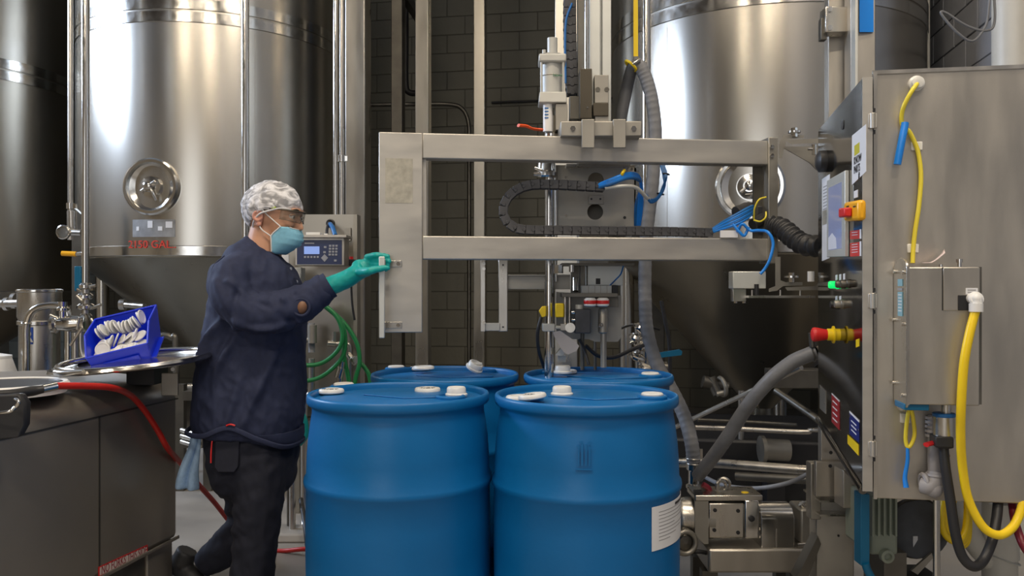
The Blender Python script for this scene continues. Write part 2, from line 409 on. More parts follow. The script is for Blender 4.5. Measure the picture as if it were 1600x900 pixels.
# ================================================================== TANKS
def tank_point(cx, cy_, R, px):
    best = None
    for k in range(-170, 171):
        f = k/170*1.5
        x = cx+R*sin(f); y = cy_-R*cos(f)
        p = 800+F*x/y
        e = abs(p-px)
        if (best is None or e < best[0]) : best = (e, f)
    f = best[1]
    return V((cx+R*sin(f), cy_-R*cos(f), 0)), V((sin(f), -cos(f), 0)), f
def arc_strip(cx, cy_, R, z0, z1, f0, f1, n=40, th=.006):
    b = B(); rings = []
    for k in range(n+1):
        f = f0+(f1-f0)*k/n; d = V((sin(f), -cos(f), 0)); c = V((cx, cy_, 0))
        rings.append([c+d*(R)+V((0, 0, z0)), c+d*(R+th)+V((0, 0, z0)), c+d*(R+th)+V((0, 0, z1)), c+d*R+V((0, 0, z1))])
    return b.loft(rings)
def make_tank(label, cx, D, R, zw, zb, band, mat, man=None, nlegs=3, legang=0.6, cone_r=.08, cover=True):
    t = thing('conical_tank', label, 'tank', (cx, D, 0))
    mk('shell', B().lathe([(R, zw), (R, band-.07), (R, band+.12), (R, 4.7), (R*.6, 4.95), (.2, 5.05), (0, 5.06)], (cx, D, 0), n=96), mat, t, angle=25)
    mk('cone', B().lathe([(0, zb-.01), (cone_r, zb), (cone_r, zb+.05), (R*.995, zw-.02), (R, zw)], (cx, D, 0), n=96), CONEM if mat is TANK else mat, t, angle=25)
    mk('weld_band', B().lathe([(R+.001, zw-.01), (R+.006, zw-.005), (R+.006, zw+.06), (R+.001, zw+.065)], (cx, D, 0), n=96), POLISH, t)
    for z0, z1 in ((band-.085, band-.006), (band+.006, band+.085)):
        mk('band', B().lathe([(R+.001, z0), (R+.008, z0+.003), (R+.008, z1-.003), (R+.001, z1)], (cx, D, 0), n=96), POLISH, t)
    # a lengthwise weld
    p, nrm, f = tank_point(cx, D, R, man[3] if man and len(man) > 3 else 800+F*cx/D+60)
    mk('seam', bx(p+V((0, 0, (zw+band-.15)/2+.03)), (.008, .004, band-.15-zw), f), DARKST if False else mat, t)
    for k in range(nlegs):
        a = legang+2*pi*k/nlegs
        lx, ly = cx+(R-.08)*cos(a), D+(R-.08)*sin(a)
        lg = mk('leg', B().cyl((lx, ly, .02), (lx, ly, zw+.05), .055, n=20), mat, t)
        mk('foot_plate', B().cyl((lx, ly, 0), (lx, ly, .025), .1, n=20), mat, lg)
    ov = mk('outlet_valve', B().cyl((cx, D, zb-.16), (cx, D, zb), .05).cyl((cx, D, zb-.03), (cx, D, zb-.01), .075).cyl((cx, D, zb-.13), (cx-.22, D-.03, zb-.13), .032), POLISH, t)
    if man:
        mpx, mpy, mr = man[:3]
        p, nrm, f = tank_point(cx, D, R, mpx)
        p.z = Z(mpy, p.y)
        q = p-nrm*.03
        h = mk('manway_collar', B().lathe([(mr, 0), (mr, .055), (mr-.012, .065), (mr-.03, .065), (mr-.036, .05), (mr-.036, 0)], q, nrm, n=48), POLISH, t)
        d = mk('manway_door', B().lathe([(mr-.037, .0), (mr-.037, .035), (mr*.42, -.005+.012), (mr*.40, .03), (0, .03)], q, nrm, n=48), POLISH, t)
        mk('clamp_hub', B().lathe([(mr*.36, .03), (mr*.36, .055), (mr*.2, .06), (mr*.18, .09), (0, .09)], q, nrm, n=24), POLISH, d)
        x, y, z = B().frame((0, 0, 0), nrm)
        for k in range(2):
            dd = x*cos(k*pi+.6)+y*sin(k*pi+.6)
            mk('handle_stub', B().cyl(q+nrm*.085+dd*mr*.05, q+nrm*.085+dd*mr*.30, .010, n=10), POLISH, d)
        mk('hub_cap', B().lathe([(mr*.13, .09), (mr*.13, .11), (mr*.07, .115), (0, .115)], q, nrm, n=20), POLISH, d)
        mk('hinge_arm', B().tube([q+nrm*.08, q+nrm*.09+V((.03, 0, -.04)), q+nrm*.07+V((.05, 0, -.1))], .01), POLISH, d)
    return t
RT = 1.05
LT = (X(337, 7.0), 7.0); MT = (X(1190, 6.0), 6.0); FT = (X(-88, 7.2), 7.2)
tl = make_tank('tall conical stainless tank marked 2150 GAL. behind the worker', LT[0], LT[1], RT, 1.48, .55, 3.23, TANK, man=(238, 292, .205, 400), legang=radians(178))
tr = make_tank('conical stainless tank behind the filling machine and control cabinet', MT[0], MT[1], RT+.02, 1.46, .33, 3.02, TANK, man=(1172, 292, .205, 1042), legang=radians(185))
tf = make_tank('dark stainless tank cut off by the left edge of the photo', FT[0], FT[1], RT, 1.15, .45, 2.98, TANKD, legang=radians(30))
# 2150 GAL. lettering, hand painted look, and the worn white label above it, both laid on the shell
def on_tank(tank, px, py, dz=0):
    p, n, f = tank_point(tank[0], tank[1], RT, px); p.z = Z(py, p.y)+dz; return p, n, f
def curved_text(name, body, size, tank, px, py, mat, parent, sq=1.0, R=RT+.012):
    cu = bpy.data.curves.new('txt', 'FONT'); cu.body = body; cu.size = size; cu.extrude = .0008; cu.align_x = 'CENTER'; cu.resolution_u = 3
    t = bpy.data.objects.new('txt', cu); COL.objects.link(t)
    dg = bpy.context.evaluated_depsgraph_get(); dg.update()
    me = bpy.data.meshes.new_from_object(t.evaluated_get(dg))
    p, n, f = on_tank(tank, px, py)
    b = B(); vs = []
    for v in me.vertices:
        a = f+v.co.x*sq/R; vs.append(V((tank[0]+sin(a)*(R+v.co.z), tank[1]-cos(a)*(R+v.co.z), p.z+v.co.y)))
    b.add(vs, [tuple(q.vertices) for q in me.polygons])
    bpy.data.objects.remove(t); bpy.data.curves.remove(cu); bpy.data.meshes.remove(me)
    return mk(name, b, mat, parent, smooth=False)
curved_text('lettering', '2150 GAL..', .078, LT, 238, 387.5, REDINK, tl, 1.0)
pl, nl, fl = on_tank(LT, 240, 356)
LABELM = material('faded_white_label', (0.30, 0.30, 0.30), .5, .6, var=.2, vscale=14)
mk('worn_label', arc_strip(LT[0], LT[1], RT+.001, pl.z-.065, pl.z+.06, fl-.15, fl+.15, 10, .002), LABELM, tl, label='worn grey label patch with white marks')
for k, (dx, s, h) in enumerate([(-.11, .02, .03), (-.02, .035, .05), (.05, .03, .03), (.11, .045, .045)]):
    mk('white_mark', arc_strip(LT[0], LT[1], RT+.003, pl.z-.02+.02*(k % 2), pl.z-.02+h+.02*(k % 2), fl+dx-s/2, fl+dx+s/2, 2, .002), PAPER, tl)

# ================================================================== COLUMNS AND VERTICAL PIPES
def column(label, x0, x1, D, depth=.1, z0=0, z1=HC, mat=COLM):
    cx = X((x0+x1)/2, D); w = (x1-x0)/F*D
    t = thing('steel_column', label, 'column', (cx, D+depth/2, z0))
    mk('shaft', bx((cx, D+depth/2, (z0+.012+z1)/2), (w, depth, z1-z0-.012), RZ), mat, t, bev=.006)
    mk('base_plate', bx((cx, D+depth/2, z0+.006), (w+.12, depth+.12, .012), RZ), mat, t)
    return t
column('wide bright steel column just right of the worker\'s tank', 541, 573, 5.3, .13)
column('square steel column rising behind the frame\'s left end', 650, 671, 6.6, .10)
column('thin dark steel column in the middle of the block wall', 741, 759, 7.4, .10)
column('steel column just left of the machine\'s vertical rail', 869, 905, 6.0, .12)
column('dark steel post behind the hanging frame\'s wide end plate', 612, 630, 7.6, .1, mat=DARKST)
column('dark steel column under the right tank\'s left side', 1017, 1040, 7.2, .12, z1=1.9, mat=DARKST)
def vpipe(label, px, w, D, y0, y1, mat=STEEL, name='vertical_pipe', clamps=(), cat='pipe', flo=False, cei=False):
    x = X(px, D); r = w/2/F*D
    z0 = 0 if flo else Z(y1, D); z1 = HC if cei else Z(y0, D)
    t = thing(name, label, cat, (x, D, z0))
    mk('tube', cy((x, D, z0), (x, D, z1), r, n=20), mat, t)
    for c in clamps:
        zc = Z(c, D)
        mk('clamp', B().cyl((x, D, zc-.02), (x, D, zc+.02), r*1.5).box((x+r*1.6, D, zc), (r*1.4, r*1.4, .03)), POLISH, t)
    return t
tp_ = vpipe('thin steel pipe at the far left tank\'s edge, with a small gauge', 110, 8, 5.6, 0, 375, STEEL, clamps=(322,), cei=True)
vpipe('bright vertical steel pipe left of the worker\'s tank', 133.5, 12, 5.2, 0, 452, POLISH, clamps=(450,), cei=True)
vpipe('vertical steel pipe in front of the tank marked 2150 GAL.', 383, 12, 5.0, 0, 700, POLISH, cei=True, flo=True)
vpipe('left one of two slim steel pipes beside the wide bright column', 524.5, 8, 5.0, 0, 340, POLISH, cei=True)
vpipe('right one of two slim steel pipes beside the wide bright column', 534, 8, 5.0, 0, 340, STEEL, clamps=(248,), cei=True)
vpipe('vertical steel pipe behind the grey hose\'s top bend', 1010, 14, 4.75, 0, 700, POLISH, cei=True, flo=True)
vpipe('slim beige conduit on the grey block wall', 1450.5, 5, 5.6, 0, 140, PVC, cei=True, name='wall_conduit', cat='conduit')
vpipe('thick cream painted pipe at the upper right corner', 1582, 58, 4.0, 0, 700, PVC, cei=True, flo=True, clamps=(), name='painted_pipe')
# conduits on the dark back wall
mk('wall_conduit', B().tube([room(a, TB-.03, Z(161, 9)+.0) for a in (-1.7, 0.0, 1.5)], .012, smooth=1), BLACK, label='thin black conduit running level across the dark block wall', cat='conduit')
mk('bent_conduit', B().tube([P(575, 164, 8.5), P(640, 163, 8.5), P(700, 163, 8.5), P(722, 170, 8.5), P(732, 192, 8.5), P(733, 230, 8.5), P(733, 330, 8.5), P(733, 700, 8.3)], .022, smooth=6), DARKST, label='dark conduit bending down between the two middle columns', cat='conduit')
mk('hooked_pipe', B().tube([P(634, -60, 8.2), P(634, 60, 8.2), P(634, 130, 8.2), P(639, 144, 8.2), P(652, 146, 8.2)], .03, smooth=6), BLACK, label='black pipe hooked at its lower end high on the dark wall', cat='pipe')
mk('diagonal_brace', B().cyl(P(596, -60, 7.9), P(660, 36, 7.9), .05, n=4), DARKST, label='dark diagonal brace beside the square steel column', cat='brace')
# ---------------------------------------------------------------- flat plates with holes
def circ(cx, cz, r, n=24): return [(cx+r*cos(2*pi*k/n), cz+r*sin(2*pi*k/n)) for k in range(n)]
def plate(outer, holes, M, th):
    """a plate: outline and holes in the XY plane of matrix M, thickness th towards -Z of M"""
    cu = bpy.data.curves.new('pl', 'CURVE'); cu.dimensions = '2D'; cu.fill_mode = 'BOTH'; cu.extrude = th/2
    for lp in [outer]+holes:
        sp = cu.splines.new('POLY'); sp.points.add(len(lp)-1); sp.use_cyclic_u = True
        for i, (x, y) in enumerate(lp): sp.points[i].co = (x, y, 0, 1)
    t = bpy.data.objects.new('pl', cu); COL.objects.link(t)
    dg = bpy.context.evaluated_depsgraph_get(); dg.update()
    me = bpy.data.meshes.new_from_object(t.evaluated_get(dg))
    b = B(); b.add([M @ (v.co-V((0, 0, th/2))) for v in me.vertices], [tuple(p.vertices) for p in me.polygons])
    bpy.data.objects.remove(t); bpy.data.curves.remove(cu); bpy.data.meshes.remove(me)
    return b
def pxplate(poly, D, th, holes=()):
    """upright plate facing the camera, its outline given by image points at depth D"""
    M = face_matrix((0, D, 0), (1, 0, 0))
    return plate([(X(a, D), Z(b_, D)) for a, b_ in poly], [circ(X(h[0], D), Z(h[1], D), h[2]/F*D) for h in holes], M, th)
def pbox(x0, y0, x1, y1, D, dep, rz=0):
    """box whose front face spans the image rectangle at depth D"""
    return bx((X((x0+x1)/2, D), D+dep/2, Z((y0+y1)/2, D)), ((x1-x0)/F*D, dep, (y1-y0)/F*D), rz)
def pcyl(x, y0, y1, w, D, n=20):
    """upright cylinder between image rows"""
    return cy((X(x, D), D, Z(y1, D)), (X(x, D), D, Z(y0, D)), w/2/F*D, n=n)
def join(*bs):
    b = B()
    for q in bs: b.add(q.v, q.f)
    return b

# ================================================================== DRUMS
DECK = .03
mk('floor_scale_deck', bx((-.02, 2.93, DECK/2), (1.34, 1.32, DECK), radians(-5)), BEAD, bev=.004, label='low steel floor scale deck carrying the four blue drums', cat='scale')
mk_drum_prof = [(0, 0), (.255, 0), (.275, .012), (.283, .05), (.287, .15), (.289, .25), (.2955, .262), (.2965, .27), (.2955, .278), (.289, .29),
    (.2905, .40), (.2905, .50), (.2895, .588), (.2955, .600), (.297, .609), (.2955, .618), (.2885, .630), (.2865, .69), (.2825, .74), (.276, .79), (.2715, .818),
    (.2705, .835), (.2735, .843), (.283, .848), (.2865, .853), (.2875, .862), (.287, .872), (.2845, .878), (.280, .88), (.2755, .878), (.273, .87), (.272, .852), (.26, .85), (0, .85)]
LIDZ = DECK+.862
def make_drum(label, px, D, ports):
    x = X(px, D)
    t = thing('plastic_drum', label, 'drum', (x, D, DECK), group='blue drums on the scale deck')
    mk('drum_body', B().lathe(mk_drum_prof, (x, D, DECK), n=96), DRUM, t, angle=50)
    l = B().lathe([(.2715, .851), (.268, .860), (.262, .858), (.25, .862), (.08, .864), (0, .864)], (x, D, DECK), n=72)
    ld = mk('lid', l, DRUM, t, angle=50)
    # moulded fan-shaped ridge
    mk('lid_ridge', B().prism([V((x-.12, D+.03, DECK+.864)), V((x+.02, D-.06, DECK+.864)), V((x+.19, D-.02, DECK+.864)), V((x+.16, D+.1, DECK+.864)), V((x, D+.13, DECK+.864))], (0, 0, .004)), DRUM, ld, bev=.003)
    for (ppx, ppy, has) in ports:
        z = LIDZ+.006; Dp = (CH-z)*F/(ppy-450); q = V((X(ppx, Dp), Dp, LIDZ))
        pr = mk('bung_collar', B().lathe([(.047, 0), (.047, .008), (.042, .012), (.036, .012), (.036, .002), (0, .002)], q, n=32), DRUM, t)
        if has:
            mk('bung', B().lathe([(.0345, .003), (.0345, .016), (.031, .019), (.012, .0185), (0, .018)], q, n=32), CAPM, t, label='white bung screwed into the lid')
    return t
dFL = make_drum('blue plastic drum nearest the worker, front left of the four, without a paper label', 623.5, 2.655, [(537, 604, 1), (704, 620, 0)])
dFR = make_drum('front right blue plastic drum, with a white paper label low on its side', 915.5, 2.62, [(1019, 620, 1), (826, 622, 0)])
dBL = make_drum('blue plastic drum behind the front left drum, mostly hidden, three white pieces on its lid', 695.5, 3.25, [(619, 576, 1), (762, 578, 0)])
dBR = make_drum('blue plastic drum under the filling lance, behind the front right drum', 934.5, 3.212, [(1016, 587, 1), (858, 580, 0)])
def on_lid(px, py, h=0.0):
    z = LIDZ+.003+h; D = (CH-z)*F/(py-450); return V((X(px, D), D, z))
def cap(kind, px, py, label, h=0, tilt=(0, 0), mark=None):
    q = on_lid(px, py, h)
    if kind == 'disc':
        prof = [(0, 0), (.040, 0), (.043, .003), (.043, .009), (.040, .013), (.034, .014), (.033, .012), (0, .012)]
    elif kind == 'plug':
        prof = [(0, 0), (.034, 0), (.036, .004), (.036, .008), (.031, .011), (.030, .026), (.027, .030), (.022, .030), (.020, .024), (0, .024)]
    else:
        prof = [(0, 0), (.036, 0), (.038, .003), (.037, .012), (.032, .016), (0, .016)]
    ax = V((sin(tilt[0]), sin(tilt[1]), 1)).normalized()
    r = max(p[0] for p in prof)
    q.z += r*sqrt(max(0, 1-ax.z**2))
    t = thing('screw_bung', label, 'cap', tuple(q), group='loose white caps on the drum lids')
    mk('cap_body', B().lathe(prof, q, ax, n=32), CAPM, t)
    if kind == 'disc':
        mk('gasket', B().lathe([(.0335, .0125), (.0335, .0135), (.029, .0135), (.029, .0125)], q, ax, n=28, close=True), WHITE, t)
    if mark:
        M = face_matrix(q+ax*.0135+V((-.026, -.006, 0)), (1, 0, .0), up=(0, 1, 0))
        M = Matrix.Translation(q+ax*.0125+V((0, -.005, 0)))
        text_mesh('lettering', mark, .021, M, INK, t, extrude=.0005, align='CENTER')
    elif kind == 'plug':
        mk('grip_bar', bx(q+ax*.027, (.045, .010, .008)), CAPM, t, bev=.002)
    return t
cap('disc', 517, 614, 'flat white cap at the left rim of the drum nearest the worker', mark='NOT')
cap('disc', 668, 612, 'flat white printed cap right of the middle of the front left drum\'s lid', mark='NOT')
cap('plug', 713, 619, 'white threaded cap beside the right rim of the front left drum')
cap('disc', 812, 625, 'lower of two overlapping flat white caps on the front right drum, left one')
cap('disc', 832, 625, 'flat white printed cap overlapping another at the front right drum\'s left edge', h=.006, tilt=(-.12, 0), mark='NOT')
cap('plug', 878, 618, 'tall upside-down white cap at the back of the front right drum')
cap('disc', 656, 578, 'lower of two flat white caps stacked on the back left drum')
cap('disc', 662, 577, 'upper of two flat white caps stacked on the back left drum', h=.014)
cap('plug', 740, 584, 'white cap tipped on its edge on the back left drum', tilt=(.55, -.3))
cap('disc', 885, 583, 'flat white cap beside the filling lance on the back right drum')
cap('plug', 879, 583, 'white cap resting on top of a flat one beside the filling lance', h=.014)

def on_drum(dx, D, R, px):
    for k in range(-300, 301):
        f = k/300*1.5; x = dx+R*sin(f); y = D-R*cos(f)
        if 800+F*x/y >= px: return f, V((x, y, 0))
    return 1.5, V((dx+R, D, 0))
# paper label on the front right drum (part)
xFR = X(915.5, 2.62)
f0, p0 = on_drum(xFR, 2.62, .2915, 1018); f1 = 1.45
lab = mk('paper_label', arc_strip(xFR, 2.62, .2915, Z(862, p0.y), Z(793, p0.y), f0, f1, 14, .0012), PAPER, dFR, label='white printed paper label')
lb = B()
for i in range(9):
    z = Z(803+i*5.6, p0.y); w = [.5, .62, .55, .6, .3, .58, .5, .34, .2][i]
    q = arc_strip(xFR, 2.62, .2928, z-.0011, z+.0011, f0+.10, f0+.10+w, 6, .0004); lb.add(q.v, q.f)
mk('printed_lines', lb, GREYINK, lab, kind='stuff')
hz = Z(799, p0.y)
q = arc_strip(xFR, 2.62, .2928, hz-.004, hz+.004, f0+.42, f0+.8, 6, .0004); mk('heading', q, INK, lab)
# embossed handling mark: two upward arrows over a bar
def emboss(px0, px1, py0, py1, nm):
    fa, pa = on_drum(xFR, 2.62, .289, px0); fb, pb = on_drum(xFR, 2.62, .289, px1)
    return arc_strip(xFR, 2.62, .2873, Z(py1, pa.y), Z(py0, pa.y), fa, fb, 3, .0022)
for x0, x1, y0, y1 in ((899, 925, 732.5, 734.5), (903, 905.5, 698, 728), (908, 910.5, 694, 728), (914, 916.5, 694, 728), (919.5, 922, 698, 728), (900, 905, 696, 699), (917, 924, 691, 694), (904, 909, 690, 693)):
    mk('embossed_mark', emboss(x0, x1, y0, y1, ''), DRUM, dFR, bev=0)

# ================================================================== HANGING SWING FRAME
FO = V((X(592, 2.95), 2.95, 0)); FE = V((X(1205, 3.13), 3.13, 0))
fu = (FE-FO).normalized(); FRZ = atan2(fu.y, fu.x)
fn = V((-fu.y, fu.x, 0))       # away from the camera
def fs(px):
    k = (px-800)/F; return (k*FO.y-FO.x)/(fu.x-k*fu.y)
def fD(px): return FO.y+fu.y*fs(px)
frame = thing('swing_frame', 'wide stainless swing frame of two beams and an end plate hanging over the drums', 'frame', tuple(FO), FRZ)
def fbox(px0, px1, z0, z1, y0=0.0, y1=.06):
    a, b_ = fs(px0), fs(px1); c = FO+fu*((a+b_)/2)+fn*((y0+y1)/2); c.z = (z0+z1)/2
    return bx(c, (b_-a, y1-y0, z1-z0), FRZ)
zt1, zt0 = Z(206, 2.95), Z(246, 2.95); zl1, zl0 = Z(368, 2.95), Z(405, 2.95)
mk('end_plate', fbox(592, 660, Z(520, 2.95), zt1, 0, .05), FRAMEM, frame, bev=.003)
mk('top_beam', fbox(660, 1201, zt0, zt1, 0, .06), FRAMEM, frame, bev=.004)
mk('lower_beam', fbox(660, 1201, zl0, zl1, 0, .06), FRAMEM, frame, bev=.004)
mk('end_post', fbox(1199, 1214, zl0-.01, zt1+.012, -.01, .075), BEAD, frame, bev=.003)
mk('inner_strip', fbox(660, 666, zl1, zt0, .02, .05), FRAMEM, frame)
mk('mount_plate', fbox(1185, 1199, zl1, zt0, .045, .055), DARKST, frame)
TAPE = material('old_tape', (0.42, 0.40, 0.34), .55, .3, var=.18, vscale=40)
mk('tape_patch', fbox(602, 645, Z(317, 2.95), Z(247, 2.95), -.001, 0), TAPE, frame, label='rectangular patch of old grey tape')
for yy in (412, 508):
    t_ = mk('handle_bracket', join(fbox(597, 628, Z(yy+5, 2.95), Z(yy-5, 2.95), -.004, 0), fbox(594, 603, Z(yy+6, 2.95), Z(yy-6, 2.95), -.062, 0)), STEEL, frame, bev=.001)
    c = FO+fu*fs(622); c.z = Z(yy, 2.95)
    mk('bolt', bolt(c-fn*.004, -fn, .007, .005), POLISH, t_)
mk('handle_strip', fbox(593, 602, Z(528, 2.9), Z(401, 2.9), -.070, -.058), ALU, frame, bev=.003, label='thin upright aluminium grip strip')
for px in (1204,):
    for yy in (228, 242):
        c = FO+fu*fs(px)-fn*.01; c.z = Z(yy, 3.1); mk('bolt', bolt(c, -fn, .008, .006), POLISH, frame)
# hinge brackets joining the frame to the cabinet's column
hb = thing('hinge_bracket', 'upper bolted steel hinge bracket between swing frame and control cabinet', 'bracket', tuple(P(1245, 262, 3.0)))
mk('bent_plate', pxplate([(1212, 226), (1219, 214), (1250, 214), (1250, 219), (1224, 220), (1216, 250), (1212, 250)], 3.06, -.08), BEAD, hb, bev=.002)
mk('angle_plate', pxplate([(1219, 221), (1275, 219), (1284, 225), (1285, 268), (1279, 268), (1278, 228), (1270, 226), (1232, 228)], 3.02, -.07), BEAD, hb, bev=.002)
mk('gusset', pxplate([(1221, 229), (1277, 229), (1277, 266), (1265, 254)], 3.085, .006), BEAD, hb)
mk('pivot_bolt', join(cy(P(1241, 214, 3.02), P(1241, 200, 3.02), .011, n=6), cy(P(1241, 208, 3.02), P(1241, 205, 3.02), .022)), POLISH, hb)
mk('stop_bolt', join(cy(P(1272, 242, 2.99), P(1272, 226, 2.99), .008, n=6), cy(P(1262, 233, 2.99), P(1275, 233, 2.99), .005)), POLISH, hb)
hb2 = thing('hinge_bracket', 'lower bolted steel hinge bracket under the swing frame\'s right end', 'bracket', tuple(P(1240, 470, 3.0)))
mk('bent_plate', pxplate([(1206, 402), (1214, 402), (1214, 438), (1222, 441), (1248, 441), (1248, 446), (1218, 447), (1209, 454), (1196, 456), (1196, 451), (1206, 447)], 3.06, -.08), BEAD, hb2, bev=.002)
mk('angle_plate', pxplate([(1222, 449), (1268, 447), (1276, 440), (1276, 404), (1283, 404), (1283, 446), (1275, 453), (1225, 454)], 3.02, -.07), BEAD, hb2, bev=.002)
mk('pivot_bolt', join(cy(P(1236, 441, 3.02), P(1236, 426, 3.02), .011, n=6), cy(P(1236, 434, 3.02), P(1236, 431, 3.02), .026)), POLISH, hb2)
mk('stop_bolt', cy(P(1267, 440, 2.98), P(1267, 424, 2.98), .012, n=12), WHITE, hb2)
lb_ = thing('lock_bracket', 'pale lock box with a long thin plate under the swing frame\'s right end', 'bracket', tuple(P(1185, 470, 3.0)))
mk('lock_box', pbox(1145, 424, 1197, 451, 3.02, .06), ALU, lb_, bev=.003)
mk('lock_foot', pbox(1145, 451, 1166, 471, 3.04, .03), STEEL, lb_, bev=.002)
for q in (1149, 1162): mk('bolt', bolt(P(q, 471, 3.05), (0, 0, -1), .007, .006), POLISH, lb_)
mk('long_plate', pbox(1170, 462, 1274, 465.5, 3.0, .06), STEEL, lb_)
for q in (1175, 1219, 1250): mk('spacer', pcyl(q, 453, 462, 3, 3.02, 10), STEEL, lb_)
mk('latch_knob', join(pcyl(1182, 444, 461, 7, 2.99, 10)), BLACK, lb_)

# ================================================================== FILLING MACHINE
fm = thing('drum_filling_head', 'filling machine carriage with lance, rails and air cylinder above the back right drum', 'machine', (X(925, 3.45), 3.45, 0))
Dr = 3.42
mk('vertical_rail', join(pbox(921, -1400, 938, 250, Dr, .08), pbox(941, -1400, 955, 250, Dr, .08), pbox(921, -1400, 955, 250, Dr+.03, .06)), ALU, fm, bev=.002)
mk('rail_dark_plate', pbox(903, -1400, 921, 250, Dr+.03, .03), DARKST, fm)  # dark steel strip along the rail's left side
mk('guide_rod', pcyl(916.5, -1400, 108, 6, Dr-.02, 12), POLISH, fm)
mk('bearing_block', pbox(906, 107, 925, 185, Dr-.06, .09), OLIVE, fm, bev=.002)
mk('cover_block', pbox(890, 150, 906, 186, Dr-.02, .05), DARKST, fm, bev=.002)
cb = mk('clamp_block', pbox(929, 117, 951, 161, Dr-.05, .05), BEAD, fm, bev=.002)
for q in (934, 948): mk('socket', B().lathe([(.010, 0), (.010, .002), (.006, .002), (.006, .001), (0, .001)], P(q, 140, Dr-.05), (0, -1, 0), n=16), DARKST, cb)
mk('lower_block', pbox(927, 161, 951, 181, Dr-.06, .06), OLIVE, fm, bev=.002)
mk('lower_spacer', pbox(930, 181, 951, 190, Dr-.05, .05), BEAD, fm)
mk('set_screw', bolt(P(918, 168, Dr-.06), (0, -1, 0), .004, .003, 12), POLISH, fm)
# mounting column of the machine: from ceiling bracket down behind
mk('rear_mast', bx((X(928,3.6),3.67,(HC+Z(530,3.62))/2),(.13,.10,HC-Z(530,3.62))), BEAD, fm, bev=.004)
sd = mk('saddle', pbox(876, 189, 1003, 213, 2.995, .30), BEAD, fm, bev=.004)
for q in (895, 990): mk('bolt', bolt(P(q, 201, 2.995), (0, -1, 0), .010, .006), POLISH, sd)
for a_ in (919, 968): mk('hook_clip', join(pbox(a_-10, 186, a_+10, 231, 2.975, .012), pbox(a_-10, 186, a_+10, 190, 2.98, .14)), BEAD, fm, bev=.002)
# air cylinder
ac = mk('air_cylinder', B().lathe([(.040, 0), (.040, .158)], P(862, 150, 3.2), n=28), ALUW, fm, label='pale grey pneumatic cylinder')
mk('cylinder_cap', pbox(842, 83, 885, 96, 3.15, .10), ALUW, ac, bev=.006)
mk('cylinder_foot', B().box(P(863, 156, 3.2), (.108, .10, .042), taper=.93), ALUW, ac, bev=.004)
mk('cylinder_rod_cover', pcyl(863, 60, 84, 16, 3.2, 20), ALUW, ac)
for q in (846, 880):
    mk('tie_rod', pcyl(q, 94, 150, 4, 3.16, 10), ALUW, ac)
mk('top_screw', pcyl(850, 78, 84, 6, 3.17, 10), ALUW, ac)
mk('joint_band', B().lathe([(.0403, 0), (.0415, .002), (.0403, .004)], P(862, 121, 3.2), n=28), BEAD, ac)
text_mesh('lettering', 'Norm', .016, face_matrix(P(864, 119.5, 3.158), (1, 0, 0)), material('green_ink', (.02, .2, .09), .5), ac)
mk('valve_body', pbox(868, 162, 887, 203, 3.16, .06), BEAD, fm, bev=.002)
mk('sight_glass', pcyl(856, 163, 206, 15, 3.18, 20), WHITE, fm, label='white sleeve with bluish print')
mk('sleeve_print', join(*[pbox(851, 168+i*5, 857, 170+i*5, 3.161, .002) for i in range(4)]), BLUEC, fm, kind='stuff')
lv = mk('valve_lever', B().tube([P(846, 203, 3.16), P(832, 201, 3.12), P(822, 197, 3.1), P(810, 196, 3.08)], [.010, .008, .009, .010], flat=.6), ORANGE, fm, label='orange valve lever')
mk('fitting', B().lathe([(.028, 0), (.028, .01), (.018, .02), (.02, .08)], P(862, 214, 3.2), n=20), POLISH, fm)
# clamp and lance under the beam
mk('lance_clamp', join(B().lathe([(.036, 0), (.042, .006), (.042, .02), (.034, .026), (.032, .062)], P(853, 278, 3.25), n=24), cy(P(834, 272, 3.22), P(846, 272, 3.22), .008), cy(P(835, 262, 3.22), P(846, 266, 3.22), .006)), POLISH, fm)
mk('lance', join(cy(P(858, 572, 3.25), P(858, 205, 3.25), .0165, n=24), cy(P(858, 578, 3.25), P(858, 440, 3.25), .0195, n=24), cy((X(858, 3.25), 3.25, .35), P(858, 578, 3.25), .018)), POLISH, fm, label='polished steel filling lance')
mk('rod_pair', join(pcyl(869, 282, 440, 4, 3.28, 10)), STEEL, fm)
cp = mk('carriage_plate', pxplate([(870, 258), (994, 262), (992, 356), (870, 356)], 3.30, .008, [(931, 282, 12.5), (930, 331, 12.5)]), BEAD, fm, bev=0)
mk('carriage_back', pbox(870, 258, 992, 356, 3.40, .02), DARKST, fm)
mk('carriage_side', join(pbox(868, 258, 871, 356, 3.30, .12), pbox(991, 262, 994, 356, 3.30, .12)), BEAD, fm)
mk('carriage_flange', join(pbox(885, 256, 985, 260, 3.26, .1)), STEEL, fm)
for q in ((884, 262), (884, 277), (891, 262), (978, 264), (987, 264), (884, 337), (884, 354), (976, 354)):
    mk('bolt', bolt(P(q[0], q[1], 3.30), (0, -1, 0), .005, .004), POLISH, cp)
mk('bolt_plate', pbox(920, 305, 943, 319, 3.29, .01), BEAD, cp, bev=.001)
for q in (924, 938): mk('socket', bolt(P(q, 311, 3.29), (0, -1, 0), .004, .002, 12), BLACK, cp)
mk('bored_hole', bolt(P(976, 340, 3.3), (0, -1, 0), .006, .001, 16), BLACK, cp)
